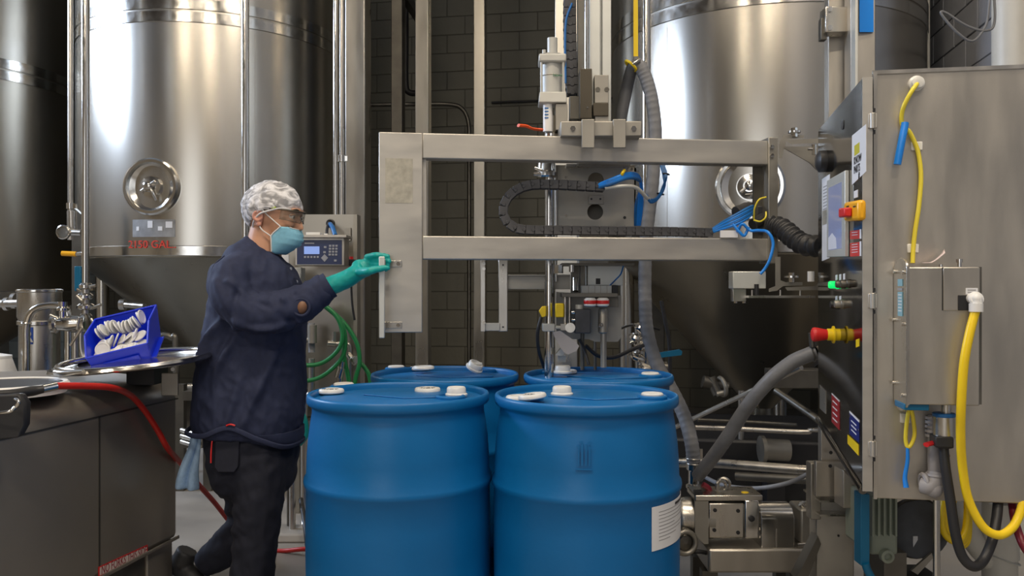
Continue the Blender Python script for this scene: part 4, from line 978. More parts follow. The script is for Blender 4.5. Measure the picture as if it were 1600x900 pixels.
def button(px, py, r, h, mat, label):
    q = dpt(px, py)
    b_ = mk('push_button', B().lathe([(r*1.15, 0), (r*1.15, .006), (r, .007), (r, h), (r*.8, h+.004), (0, h+.004)], q, -CR, n=24), mat, door, label=label)
    return b_
button(1310, 445, .011, .024, GREEN, 'green lit push button'); button(1318, 444, .011, .018, DARKST, 'dark push button'); button(1326, 443, .011, .018, DARKST, 'dark push button')
button(1308, 476, .012, .016, BLACK, 'black selector knob'); button(1317, 475, .012, .02, BEAD, 'grey selector knob')
es = mk('emergency_stop', B().lathe([(.018, 0), (.018, .035), (.0165, .036)], dpt(1312, 523), -CR, n=28), YEL, door, label='emergency stop with yellow collar and red mushroom head')
mk('collar_disc', B().lathe([(.026, .016), (.026, .020), (.0, .020)], dpt(1312, 523), -CR, n=28), YEL, es)
mk('mushroom_head', B().lathe([(.015, .034), (.017, .045), (.021, .066), (.0215, .072), (.020, .077), (.012, .081), (0, .082)], dpt(1312, 523), -CR, n=28), RED, es)
mk('yellow_tag', dquad([(1338, 531), (1343, 529), (1343, 541), (1338, 543)], .0005, .0015), YEL, door)
NB = material('navy_label_ink', (.01, .02, .16), .35)
sg = mk('grey_sign', dquad([(1281.5, 601), (1291, 611), (1291, 647), (1281.5, 638)], .0005, .0015), BEAD, door)
s2 = mk('red_sign', dquad([(1300, 616), (1312, 628), (1312, 672), (1300, 659)], .0005, .0015), material('dull_red_sign', (.38, .02, .03), .3), door)
mk('white_edge', dquad([(1300, 614), (1312, 626), (1312, 628), (1300, 616)], .0005, .0015), PAPER, s2)
mk('printed_lines', join(*[dquad([(1302, 625+i*9), (1309, 632+i*9), (1309, 634+i*9), (1302, 627+i*9)], .0016, .002) for i in range(4)]), PAPER, s2, kind='stuff')
s3 = mk('blue_sign', dquad([(1328, 645), (1343, 660), (1343, 692), (1328, 678)], .0005, .0015), NB, door)
mk('white_edge', dquad([(1328, 642), (1343, 657), (1343, 660), (1328, 645)], .0005, .0015), PAPER, s3)
mk('printed_lines', join(*[dquad([(1331, 656+i*7), (1339, 664+i*7), (1339, 666+i*7), (1331, 658+i*7)], .0016, .002) for i in range(3)]), PAPER, s3, kind='stuff')
mk('yellow_sticker', dquad([(1325, 679), (1342, 695), (1342, 712), (1325, 693)], .0005, .0015), YEL, door)
for q in ((1283, 606), (1289, 630), (1301, 628), (1311, 660), (1329, 650), (1342, 672)):
    mk('rivet', bolt(dpt(*q), -CR, .004, .002, 8), POLISH, door)

# ---- things on the near side wall of the cabinet
def spt(px, py, out=0.0):
    """point 'out' metres in front of the cabinet's near side, seen at an image point"""
    o = kp(0, -out, 0); k = (px-800)/F
    s_ = (k*o.y-o.x)/(CR.x-k*CR.y); q = o+CR*s_
    return V((q.x, q.y, Z(py, q.y)))
def sbox(px0, py0, px1, py1, out0, out1):
    a = spt(px0, py1, out1); b_ = spt(px1, py0, out1)
    w = (V((b_.x, b_.y, 0))-V((a.x, a.y, 0))).length
    c = (a+b_)/2+YW*((out1-out0)/2)
    return bx(c, (w, out1-out0, b_.z-a.z), RZ)
mk('cable_gland', B().lathe([(.020, 0), (.020, .008), (.015, .012), (.015, .022), (.008, .024), (0, .024)], spt(1431, 131), -YW, n=20), CLEAR, kb, label='white cable gland')
yc = thing('yellow_cable', 'thin yellow cable running down the cabinet\'s side into the meter box', 'cable', tuple(spt(1426, 410, .02)))
mk('sheath', B().tube([spt(1433, 131, .02), spt(1425, 142, .035), spt(1414, 162, .03), spt(1409, 178, .02), spt(1409, 192, .015), spt(1413, 200, .015), spt(1420, 205, .015), spt(1428, 220, .012), spt(1435, 240, .010), spt(1439, 275, .012), spt(1436, 320, .014), spt(1430, 360, .012), spt(1427, 388, .010), spt(1426, 411, .012)], .0058, n=12), YELT, yc)
mk('blue_sleeve', B().tube([spt(1414, 192, .02), spt(1413, 200, .022), spt(1407, 230, .03), spt(1402, 257, .03)], .0095, n=12, smooth=2), BLUEB, yc, label='stubby blue sleeve hanging off the yellow cable')
for q in ((1433, 228), (1427, 388)):
    mk('cable_clip', join(sbox(q[0]-9, q[1]-7, q[0]+9, q[1]+7, 0, .006)), CLEAR, yc, bev=.002)
# meter box
mb = thing('meter_box', 'steel instrument box with rounded end plate mounted on the control cabinet\'s side', 'box', tuple(spt(1475, 633, .05)), RZ)
MO = .115
def mp(px, py): return spt(px, py, MO)
p00, p11 = mp(1420, 632), mp(1531, 417)
mk('housing', sbox(1419, 417, 1531, 632, .006, MO), SATIN, mb, bev=.003)
mk('front_edge', sbox(1417, 416, 1421, 633, MO-.004, MO+.001), STEEL, mb)
mk('right_edge', sbox(1529, 417, 1534, 632, .02, MO-.006), DARKST, mb)
# end plate with rounded ends, on the left side of the housing
a_ = spt(1419, 417, MO); ex = V((a_.x, a_.y, 0)); zt, zb_ = Z(403, 2.14), Z(641, 2.14)
pts = []
w_ = MO-.004
for k in range(9):
    an = pi*k/8; pts.append((w_/2+w_/2*cos(an), zt-.03+.03*sin(an)))
for k in range(9):
    an = pi+pi*k/8; pts.append((w_/2+w_/2*cos(an), zb_+.03+.03*sin(an)))
ep = mk('end_plate', B().prism([ex+YW*y-CR*.004+V((0, 0, z)) for y, z in pts], CR*.006), STEEL, mb, bev=.001, label='end plate with rounded corners')
for (yy, tt) in ((424, .085), (426, .012), (500, .095), (505, .015), (600, .095), (614, .02)):
    mk('cap_screw', bolt(ex+YW*tt-CR*.004+V((0, 0, Z(yy, 2.14))), -CR, .005, .008, 10), POLISH, ep)
LC = material('cyan_label', (.20, .42, .50), .3)
for z0, z1, mm in ((436, 447, LC), (450, 454, GREYINK), (456, 494, LC)):
    mk('display_label', B().prism([ex+YW*y-CR*.0045+V((0, 0, z)) for y, z in ((.03, Z(z1, 2.12)), (.07, Z(z1, 2.12)), (.07, Z(z0, 2.12)), (.03, Z(z0, 2.12)))], -CR*.001), mm, ep)
mk('lettering', join(*[B().prism([ex+YW*y-CR*.0056+V((0, 0, z)) for y, z in ((.036, Z(460+i*5, 2.12)), (.064, Z(460+i*5, 2.12)), (.064, Z(461.5+i*5, 2.12)), (.036, Z(461.5+i*5, 2.12)))], -CR*.0005) for i in range(6)]), WHITE, ep, kind='stuff')
ip = mk('corner_panel', sbox(1474, 418, 1531, 485, MO, MO+.004), SATIN, mb, bev=.001)
mk('panel_seam', join(sbox(1472, 418, 1474.5, 485, MO-.001, MO+.001)), BLACK, mb)
mk('socket_recess', sbox(1497, 461, 1520, 485, MO+.004, MO+.006), BLACK, ip, bev=.001)
tg = mk('white_tag', sbox(1509, 450, 1528, 460, MO+.004, MO+.006), PAPER, ip)
mk('tag_lines', join(sbox(1512, 452.5, 1525, 454, MO+.006, MO+.0065), sbox(1512, 456, 1522, 457.5, MO+.006, MO+.0065)), GREYINK, tg, kind='stuff')
mk('thumb_screw', join(cy(spt(1499, 417, .07), spt(1499, 406, .07), .0055), cy(spt(1499, 410, .07), spt(1499, 405, .07), .008)), POLISH, mb)
mk('small_screw', cy(spt(1470, 417, .07), spt(1470, 413, .07), .005), POLISH, mb)
SHT = material('curled_pink_sheet', (.62, .50, .47), .5)
cs = B()
rows = []
for k in range(9):
    t = k/8; rows.append([spt(1440+36*t, 411-2*t-22*max(0, t-.35)**1.5*(1.6 if t < .95 else 1.7), .02), spt(1444+33*t, 411-26*max(0, t-.35)**1.2, .09)])
vs = [v for r in rows for v in r]; cs.add(vs, [(2*k, 2*k+1, 2*k+3, 2*k+2) for k in range(8)])
o_ = mk('curled_sheet', cs, SHT, mb, label='thin pinkish sheet curling up on top of the box'); md = o_.modifiers.new('thick', 'SOLIDIFY'); md.thickness = .001
# elbow, yellow hose
yh = thing('yellow_hose', 'thick yellow hose dropping in a loop from the white elbow on the meter box', 'hose', tuple(spt(1560, 835, .12)))
mk('elbow', join(B().tube([spt(1518, 466, MO+.004), spt(1524, 466, MO+.02), spt(1526, 470, MO+.022), spt(1525, 486, MO+.022)], .0135, n=16), B().torus(spt(1525, 467, MO+.02), (0, -1, .3), .012, .007, 16, 8), cy(spt(1525, 474, MO+.022), spt(1525, 487, MO+.022), .016)), WHITE, yh, label='white push-in elbow')
mk('hose_body', B().tube([spt(1524, 486, MO+.022), spt(1514, 525, MO+.03), spt(1506, 570, MO+.03), spt(1502, 630, MO+.02), spt(1501, 680, MO), spt(1504, 730, .09), spt(1513, 780, .08), (spt(1535, 822, .08)), spt(1560, 836, .08), spt(1580, 826, .06), spt(1592, 806, .03), spt(1600, 780, -.02)], .0108, n=14), YEL, yh)
# probe below the box
pr_ = thing('pipe_sensor', 'steel capped sensor with red tag and grey elbow under the meter box', 'sensor', tuple(spt(1465, 778, .05)))
mk('blue_gasket', sbox(1413, 632, 1452, 641, .02, MO-.01), TEAL, pr_, bev=.002)
mk('steel_cap', cy(spt(1475, 683, .06), spt(1475, 648, .06), .0255, n=28), STEEL, pr_)
mk('blue_ring', B().lathe([(.0255, 0), (.0275, .003), (.0275, .008), (.0255, .01)], spt(1475, 651, .06), n=28), BLUEC, pr_)
mk('neck', cy(spt(1478, 648, .06), spt(1478, 632, .06), .012), STEEL, pr_)
mk('black_collar', join(cy(spt(1475, 699, .06), spt(1475, 682, .06), .022), sbox(1462, 683, 1490, 699, .04, .09)), BLACK, pr_, bev=.003)
mk('thread_body', join(*[cy(spt(1456, 650+i*7, .03), spt(1456, 654+i*7, .03), .016) for i in range(5)]), PVCG, pr_, kind='stuff')
mk('grey_pipe', cy(spt(1459, 745, .03), spt(1459, 648, .03), .0145), PVCG, pr_)
mk('red_tag', B().tube([spt(1462, 691, .06), spt(1454, 693, .07), spt(1447, 695, .08)], .0085, flat=.7), RED, pr_, label='red pull tag')
mk('elbow', join(B().tube([spt(1462, 738, .03), spt(1460, 752, .035), spt(1452, 760, .04), spt(1440, 758, .03)], .021, n=18), B().torus(spt(1462, 742, .03), (0, 0, 1), .02, .006, 20, 8), B().torus(spt(1444, 754, .03), (1, 0, .1), .02, .007, 20, 8), B().sphere(spt(1459, 764, .04), .022)), PVCG, pr_)
mk('brass_fitting', B().sphere(spt(1480, 712, .04), .007), material('brass', (.4, .25, .08), .3, 1), pr_)
mk('black_cable', B().tube([spt(1474, 697, .065), spt(1477, 730, .07), spt(1484, 775, .07), spt(1492, 830, .07), spt(1503, 868, .07), spt(1520, 885, .07), spt(1536, 876, .05), spt(1550, 845, .03), spt(1557, 810, -.0), spt(1560, 778, -.03)], .0125, n=14), BLACK, label='thick black cable hanging in a loop below the capped sensor', cat='cable')
yl = thing('yellow_cable', 'short doubled yellow cable with a blue sleeve hanging below the meter box', 'cable', tuple(spt(1416, 762, .03)))
mk('sheath', B().tube([spt(1420, 640, .05), spt(1417, 660, .04), spt(1415, 685, .03), spt(1418, 698, .03), spt(1424, 694, .03), spt(1429, 678, .03), spt(1427, 655, .04), spt(1424, 640, .05)], .005, n=10), YELT, yl)
mk('blue_sleeve', B().tube([spt(1418, 698, .03), spt(1418, 720, .03), spt(1414, 745, .03), spt(1416, 762, .035)], [.004, .005, .0055, .007], n=10), BLUEB, yl)
mk('cable_clip', sbox(1407, 646, 1423, 661, 0, .008), CLEAR, yl, bev=.002)
mk('grab_handle', B().tube([kp(WS, .02, Z(568, 2.15)), kp(WS+.03, .0, Z(580, 2.15)), kp(WS+.07, -.02, Z(590, 2.12))], [.02, .019, .018], flat=.7), BLACK, label='black lever handle sticking out right of the control cabinet', cat='handle')

# ---- column that carries the cabinet and the mast above it
pc = thing('pedestal_column', 'square steel pedestal column standing under the control cabinet', 'column', (X(1310, 2.86), 2.9, 0))
mk('shaft', bx((X(1311, 2.86), 2.93, Z(735, 2.86)/2), (.125, .125, Z(735, 2.86)), RZ), BEAD, pc, bev=.004)
mk('flange_plate', join(pbox(1275, 721, 1318, 776, 2.80, .02)), SATIN, pc, bev=.002)
mk('side_plate', pbox(1267, 724, 1283, 812, 2.86, .05), BEAD, pc, bev=.003)
mk('collar', pbox(1281, 782, 1338, 785, 2.82, .16), STEEL, pc)
mk('collar', pbox(1281, 804, 1338, 807, 2.82, .16), STEEL, pc)
mk('hole', bolt(P(1310, 837, 2.863), (0, -1, 0), .004, .002, 10), BLACK, pc)
mk('upper_leg', pbox(1283, 656, 1318, 722, 2.82, .03), SATIN, pc, bev=.002)
for q in ((1298, 707), (1297, 728)): mk('bolt_hole', bolt(P(q[0], q[1], 2.80), (0, -1, 0), .006, .002, 12), BLACK, pc)
mk('gusset_box', B().prism([P(1318, 735, 2.7), P(1350, 768, 2.7), P(1350, 794, 2.7), P(1318, 794, 2.7)], (0, .08, 0)), SATIN, pc, bev=.002)
mk('diagonal_strut', B().prism([P(1278, 838, 2.86), P(1283, 850, 2.86), P(1262, 905, 2.86), P(1244, 905, 2.86)], (0, .06, 0)), DARKST, pc)
mk('foot_plate', bx((X(1311, 2.86), 2.93, .01), (.3, .3, .02), RZ), BEAD, pc)
mm_ = thing('steel_mast', 'tall steel mast with blue tape rising behind the control cabinet', 'mast', (X(1335, 3.1), 3.15, ZC1-.3))
mk('rear_post', join(bx((X(1315, 3.15), 3.2, (HC+.4)/2+.4), (.075, .08, HC-.8), RZ)), SATIN, mm_, bev=.003)
mk('front_post', bx((X(1354, 3.0), 3.06, (HC+1.5)/2), (.085, .1, HC-1.5), RZ), SATIN, mm_, bev=.003)
mk('post_flange', bx((X(1335.5, 3.0), 3.02, (HC+1.5)/2), (.008, .12, HC-1.5), RZ), ALU, mm_)
mk('blue_tape', pbox(1343, -60, 1365, 50, 2.997, .002), BLUEB, mm_, label='length of blue tape')
mp_ = mk('clamp_plate', pbox(1290, 10, 1325, 50, 3.08, .06), STEEL, mm_, bev=.003)
for q in (15, 44): mk('bolt', bolt(P(1296, q, 3.08), (0, -1, 0), .010, .008), POLISH, mp_)
mk('side_clip', pbox(1283, 28, 1292, 62, 3.1, .03), DARKST, mm_, bev=.002)

# ---- things under and beside the cabinet
mk('blue_ducting', join(pbox(1345, 772, 1359, 884, 2.5, .05)), TEAL, label='blue cable duct hanging under the control cabinet\'s door', cat='duct', bev=.002)
mk('blue_cable', B().tube([P(1352, 880, 2.5), P(1356, 892, 2.5), P(1366, 910, 2.5)], .012), TEAL, label='blue cable below the blue duct, under the cabinet', cat='cable')
mg = thing('finned_motor', 'sage green finned motor housing under the control cabinet', 'motor', (X(1382, 2.6), 2.65, 0))
mk('motor_case', pbox(1360, 776, 1404, 868, 2.55, .20), MOTORG, mg, bev=.01)
for i in range(5): mk('fin', pbox(1363+i*9, 776, 1366+i*9, 838, 2.532, .02), MOTORG, mg)
mk('end_boss', B().lathe([(.02, 0), (.02, .02), (.012, .022), (.010, .012), (0, .012)], P(1383, 867, 2.55), (0, -1, 0), n=20), MOTORG, mg)
mk('motor_foot', bx((X(1382, 2.65), 2.65, Z(868, 2.55)/2), (.07, .15, Z(868, 2.55))), DARKST, mg)
mb2 = thing('black_motor', 'black ribbed motor under the cabinet, right of the green one', 'motor', (X(1430, 2.9), 2.9, 0))
mk('motor_case', cy(P(1432, 825, 2.72), P(1432, 825, 3.05), .095, n=28), CHAINM, mb2)
for i in range(6): mk('rib', B().torus(P(1432, 825, 2.74+i*.05), (0, 1, 0), .096, .006, 28, 6), BLACK, mb2)
mk('nameplate', pbox(1427, 838, 1434, 856, 2.71, .004), PAPER, mb2)
mk('motor_foot', bx((X(1432, 2.9), 2.9, .12), (.14, .22, .24)), DARKST, mb2)
mk('brace_plate', B().prism([P(1424, 892, 2.65), P(1456, 864, 2.65), P(1458, 872, 2.65), P(1434, 898, 2.65)], (0, .01, 0)), BEAD, mb2)
sp_ = thing('steel_post', 'pair of slim steel posts under the cabinet beside the yellow hose coil', 'posts', (X(1464, 2.55), 2.55, 0))
sp_['category'] = 'post'
mk('post', cy((X(1462, 2.55), 2.55, 0), (X(1462, 2.55), 2.55, ZC0+.02), .008), POLISH, sp_)
mk('post', cy((X(1470, 2.55), 2.57, 0), (X(1470, 2.55), 2.57, ZC0+.02), .008), POLISH, sp_)
yk = thing('yellow_hose_coil', 'hanging coil of yellow hose behind the steel posts', 'hose', tuple(P(1495, 852, 2.62)))
for i in range(4):
    mk('loop', B().tube([P(1478+i*5, 765, 2.62+.02*i), P(1472+i*5, 800, 2.6+.02*i), P(1474+i*5, 830, 2.6+.02*i), P(1490+i*3, 846+i*2, 2.6+.02*i), P(1506+i*2, 835+i*3, 2.62+.02*i), P(1511+i, 800, 2.64+.02*i), P(1510, 765, 2.64+.02*i)], .010), YEL, yk)
pv = thing('drain_pipe', 'white plastic drain pipe with branch fitting at the lower right', 'pipe', (X(1560, 2.9), 2.9, 0))
mk('riser', cy((X(1562, 2.9), 2.9, 0), P(1562, 770, 2.9), .056, n=28), PVC, pv)
mk('coupling', join(B().lathe([(.061, 0), (.061, .1)], P(1562, 870, 2.9), n=28), B().lathe([(.060, 0), (.060, .012)], P(1562, 826, 2.9), n=28)), PVC, pv)
mk('branch', B().tube([P(1502, 775, 2.9), P(1508, 810, 2.9), P(1524, 850, 2.9), P(1556, 885, 2.9)], .036, n=20), PVC, pv)
mk('strap_ring', B().torus(P(1562, 870, 2.9), (.35, 0, 1), .064, .003, 28, 6), ALU, pv)
mk('support_rail', pbox(1566, 755, 1577, 790, 2.3, .03), DARKST, label='short dark rail at the cabinet\'s lower right corner', cat='rail')
mk('wall_shelf', join(kbox(WS+.03, WS+.40, .35, .9, Z(741, 2.6), Z(741, 2.6)+.012), kbox(WS+.05, WS+.40, .37, .88, Z(741, 2.6)-.06, Z(741, 2.6))), DARKST, label='dark steel shelf on the wall right of the cabinet', cat='shelf')
for i, rr in enumerate((.085, .075)):
    mk('grey_cable_loop', B().torus(P(1576, 690, 2.7+.03*i), (.9, -.3, .1), rr+.03, .010, 32, 8), GHOSED, label=('outer', 'inner')[i]+' of two grey cable loops hanging right of the cabinet', cat='cable')
mk('maroon_hose', B().tube([P(1572, 645, 2.6), P(1590, 655, 2.55), P(1606, 668, 2.5)], .010), MAROON, label='dark red hose crossing above the grey cable loops', cat='hose')
mk('maroon_hose', B().tube([P(1571, 735, 2.3), P(1580, 775, 2.2), P(1586, 815, 2.15), P(1598, 850, 2.1), P(1612, 870, 2.1)], .0105), MAROON, label='dark red hose hanging at the cabinet\'s lower right corner', cat='hose')
ch = thing('strut_channel', 'short square steel channel end at the cabinet\'s upper right', 'bracket', tuple(P(1597, 152, 2.2)))
mk('channel', join(pbox(1588, 107, 1591, 152, 2.2, .2), pbox(1588, 107, 1625, 110, 2.2, .2), pbox(1588, 149, 1625, 152, 2.2, .2)), SATIN, ch, bev=.001)
mk('channel_inside', pbox(1591, 110, 1625, 149, 2.24, .02), BLACK, ch)
mk('small_bolt', cy(P(1588, 211, 2.4), P(1606, 211, 2.4), .012), STEEL, ch)
mk('wire_loop', B().tube([P(1548, -30, 3.7), P(1545, 10, 3.7), P(1540, 40, 3.7), P(1520, 64, 3.7), P(1495, 50, 3.7), P(1471, 22, 3.7), P(1478, 20, 3.7), P(1510, 40, 3.7), P(1540, 48, 3.7), P(1554, 34, 3.7), P(1552, -30, 3.7)], .0055), GHOSE, label='loose loop of grey wire in front of the grey block wall', cat='wire')
# ================================================================== STAINLESS TOTE, LEFT
TW = YW; TN = CR                   # the tote's long side runs with the room
TC = V((X(278, 3.2), 3.2, 0))      # far right corner of the face
def tp(t, n, z): return TC-TW*t+TN*n+V((0, 0, z))    # t towards the camera, n outwards
def tt(px, n=0.0):
    o = TC+TN*n; k = (px-800)/F
    return (o.x-k*o.y)/(TW.x-k*TW.y)
def tq(px, py, n=0.0):
    t = tt(px, n); q = TC-TW*t+TN*n; return V((q.x, q.y, Z(py, q.y)))
zs = Z(622, 3.2); zb = Z(839, 3.2); LEN = 1.25
tote = thing('steel_tote', 'dull stainless liquid tote with rounded shoulders at the lower left', 'tote', tuple(tp(LEN/2, -.5, 0)))
TOTM = material('tote_steel', (0.33, 0.30, 0.26), .46, .75, var=.12, vscale=1.6, rvar=.06, bump=.03, bscale=4)
prof = [(-.98, zb), (0, zb), (0, zs)]
for k in range(1, 9):
    a = pi/2*k/8; prof.append((-.09*(1-cos(a)), zs+.085*sin(a)))
prof += [(-.45, zs+.105), (-.89, zs+.085), (-.98, zs)]
mk('tank_body', B().prism([tp(LEN, n, z) for n, z in prof], TW*LEN), TOTM, tote, bev=.02, angle=50)
for pxs in (155,):
    t = tt(pxs); mk('side_seam', B().prism([tp(t+.004, 0, zb), tp(t-.004, 0, zb), tp(t-.004, 0, zs), tp(t+.004, 0, zs)], TN*.0015), DARKST, tote)
mk('shoulder_seam', B().prism([tp(LEN, 0, zs-.004), tp(0, 0, zs-.004), tp(0, 0, zs+.002), tp(LEN, 0, zs+.002)], TN*.0015), DARKST, tote)
mk('lower_rim', B().prism([tp(LEN, 0, zb-.005), tp(0, 0, zb-.005), tp(0, 0, zb+.008), tp(LEN, 0, zb+.008)], TN*.008), TOTM, tote, bev=.003)
for t in (.02, LEN-.3):
    mk('leg', B().prism([tp(t, -.01, 0), tp(t+.16, -.01, 0), tp(t+.16, -.01, zb), tp(t, -.01, zb)], -TN*.12), TOTM, tote, bev=.005)
    mk('leg', B().prism([tp(t, -.97, 0), tp(t+.16, -.97, 0), tp(t+.16, -.97, zb), tp(t, -.97, zb)], TN*.12), TOTM, tote, bev=.005)
mk('skirt', B().prism([tp(LEN-.3, -.02, zb-.09), tp(.18, -.02, zb-.09), tp(.18, -.02, zb), tp(LEN-.3, -.02, zb)], -TN*.01), DARKST, tote)
# sticker along the lower edge
def tquad(pts, n0, n1):
    a = [tq(x, y) for x, y in pts]; return B().prism([p+TN*n0 for p in a], TN*(n1-n0))
stk = mk('sticker', tquad([(153, 886), (230, 851), (230, 866), (153, 902)], .001, .002), RED, tote, label='white sticker with dark red border and lettering')
mk('sticker_face', tquad([(155, 887), (228.5, 853.5), (228.5, 864.5), (155, 899)], .002, .0025), material('sticker_cream', (.55, .47, .45), .5), stk)
o = tq(157, 897.5); e = tq(228, 864.5)
Mx = face_matrix(o+TN*.0027, e-o)
text_mesh('lettering', 'NO FORKS THIS SIDE', .040, Mx, material('dark_red_ink', (.22, .02, .03), .5), stk, extrude=.0004, squeeze=(e-o).length/.375)
# top hatch ring (white) and its dark opening
hr = thing('hatch_ring', 'white rimmed round hatch opening on top of the steel tote', 'hatch', tuple(P(20, 612, 2.6)))
tote_top = zs+.10
HC_ = V((X(8, 2.55), 2.55, tote_top))
mk('ring', B().lathe([(.162, 0), (.168, 0), (.170, .014), (.176, .020), (.176, .028), (.170, .034), (.162, .034), (.158, .028), (.158, .01)], HC_, n=48, close=True), WHITE, hr, label='white rubber rim')
mk('opening', B().lathe([(.157, .030), (.1565, .003), (0, .003)], HC_, n=40), BLACK, hr)
# open lid lying across
lid = thing('round_lid', 'round polished lid lying tilted on the steel tote under the blue bin', 'lid', tuple(P(205, 590, 3.0)))
LCc = P(206, 567, 2.93); la = V((-.085, -.035, 1)).normalized()
mk('lid_plate', B().lathe([(.235, .010), (.252, .004), (.262, .004), (.266, .010), (.262, .018), (.250, .018), (.236, .010), (.19, .006), (.10, .020), (0, .022)], LCc-V((0, 0, .01)), la, n=56), POLISH, lid, angle=60)
mk('locking_ring', B().torus(LCc+V((.01, .02, .010)), (la+V((.03, -.02, 0))), .250, .0105, 56, 10), POLISH, lid)
mk('clasp', join(B().tube([LCc+V((-.14, -.235, -.010)), LCc+V((-.1, -.26, -.010)), LCc+V((-.03, -.272, -.005))], .009)), STEEL, lid)
hs = mk('lid_hinge', join(pbox(252, 583, 278, 618, 3.0, .008)), BEAD, lid, bev=.002)
mk('hinge_hole', bolt(P(270, 577, 2.99), (0, -1, 0), .007, .002, 12), WHITE, hs)
lid_sup = mk('lid_support', join(bx((X(225, 3.02), 3.05, (tote_top+Z(572, 3.02))/2-.01), (.10, .12, Z(572, 3.02)-tote_top+.03))), BLACK, lid)
# blue parts bin with white discs
bin_ = thing('parts_bin', 'cobalt blue stacking bin full of white discs, tipped on the round lid', 'bin', tuple(P(190, 578, 3.0)))
bl, br_ = P(150, 581, 2.90), P(236, 560, 2.93)
ex_ = (br_-bl); ex_.z = ex_.z; W_ = ex_.length; ex_.normalize()
# local frame: x right, z up (leaning), y away
Rm = Matrix((ex_, V((0, 1, 0)), V((0, 0, 1)))).transposed()
yy_ = (V((0, .93, .38))-ex_*V((0, .93, .38)).dot(ex_)).normalized(); zz_ = ex_.cross(yy_)
BM = Matrix((ex_, yy_, zz_)).transposed().to_4x4(); BM.translation = bl
def bp_(x, y, z): return BM @ V((x, y, z))
BWd, BDp, BHt = W_, .21, .115
fl_ = -.014
def slab(pts, th):
    n = (pts[1]-pts[0]).cross(pts[2]-pts[0]).normalized(); return B().prism(pts, n*th)
bb_ = join(slab([bp_(0, 0, 0), bp_(BWd, 0, 0), bp_(BWd, BDp, 0), bp_(0, BDp, 0)], .003),
           slab([bp_(0, 0, 0), bp_(-.008, -.012, .062), bp_(BWd+.008, -.012, .062), bp_(BWd, 0, 0)], -.003),
           slab([bp_(0, BDp, 0), bp_(-.012, BDp+.012, BHt), bp_(BWd+.02, BDp+.012, BHt), bp_(BWd, BDp, 0)], .003),
           slab([bp_(0, 0, 0), bp_(-.008, -.012, .062), bp_(-.014, .07, BHt), bp_(-.012, BDp+.012, BHt), bp_(0, BDp, 0)], .003),
           slab([bp_(BWd, 0, 0), bp_(BWd+.008, -.012, .062), bp_(BWd+.018, .07, BHt), bp_(BWd+.02, BDp+.012, BHt), bp_(BWd, BDp, 0)], -.003))
mk('bin_body', bb_, BINM, bin_, smooth=False)
mk('front_rim', B().cyl(bp_(-.009, -.013, .062), bp_(BWd+.009, -.013, .062), .0035), BINM, bin_)
mk('bin_rim', join(B().cyl(bp_(-.012, BDp+.012, BHt), bp_(BWd+.02, BDp+.012, BHt), .004), B().cyl(bp_(-.009, -.013, .062), bp_(-.014, .07, BHt), .0035), B().cyl(bp_(-.014, .07, BHt), bp_(-.012, BDp+.012, BHt), .0035), B().cyl(bp_(BWd+.009, -.013, .062), bp_(BWd+.018, .07, BHt), .0035), B().cyl(bp_(BWd+.018, .07, BHt), bp_(BWd+.02, BDp+.012, BHt), .0035)), BINM, bin_)
mk('label_slot', slab([bp_(.03, -.010, .012), bp_(BWd-.03, -.010, .012), bp_(BWd-.03, -.014, .03), bp_(.03, -.014, .03)], .003), BINM, bin_)
mk('stacking_ledge', slab([bp_(BWd, .0, .0), bp_(BWd+.02, .0, .0), bp_(BWd+.02, .18, .0), bp_(BWd, .18, .0)], .005), BINM, bin_)
dproto = None
rnd = random.Random(5)
def disc(c, ax, label=None):
    global dproto
    z = ax.normalized(); x = V((0, 0, 1)).cross(z); x = x.normalized() if x.length > .01 else V((1, 0, 0)); y = z.cross(x)
    M = Matrix((x, y, z)).transposed().to_4x4(); M.translation = c
    if dproto is None:
        b = B().lathe([(0, -.0025), (.025, -.0025), (.0265, 0), (.025, .0025), (.021, .0025), (.020, .0012), (0, .0012)], n=20)
        me = bpy.data.meshes.new('white_disc'); me.from_pydata([tuple(v) for v in b.v], [], b.f); _fix_normals(me); me.materials.append(CAPM)
        me.polygons.foreach_set('use_smooth', [True]*len(me.polygons)); me.set_sharp_from_angle(angle=radians(40))
        dproto = bpy.data.objects.new('white_disc', me); COL.objects.link(dproto); dproto.matrix_basis = M
        tagit(dproto, 'one of the many white discs heaped in the blue bin', 'disc', 'white discs in the blue bin'); WM[dproto.name] = M
        o = dproto
    else: o = inst(dproto, M, None)
    return o
for i in range(15):      # back row standing on edge
    disc(bp_(.012+i*.0112, .135+rnd.uniform(-.006, .006), .085+.012*sin(i*.5)+.0015*i), ex_*1.0+yy_*rnd.uniform(-.25, .25)+zz_*(.25+rnd.uniform(-.2, .2)))
for i in range(9):
    disc(bp_(.025+i*.0165, .075+rnd.uniform(-.01, .01), .066+rnd.uniform(-.004, .004)), ex_*rnd.uniform(-.9, -.2)+yy_*rnd.uniform(-.4, .1)+zz_*rnd.uniform(.4, 1))
for i in range(10):
    disc(bp_(.02+i*.0155, .03+rnd.uniform(-.008, .008), .046+rnd.uniform(-.006, .006)), ex_*rnd.uniform(-.8, .5)+yy_*rnd.uniform(-.7, -.1)+zz_)
disc(bp_(.035, .035, .062), -yy_*.9+zz_*.6)
fl2 = B()
for i in range(60): pass
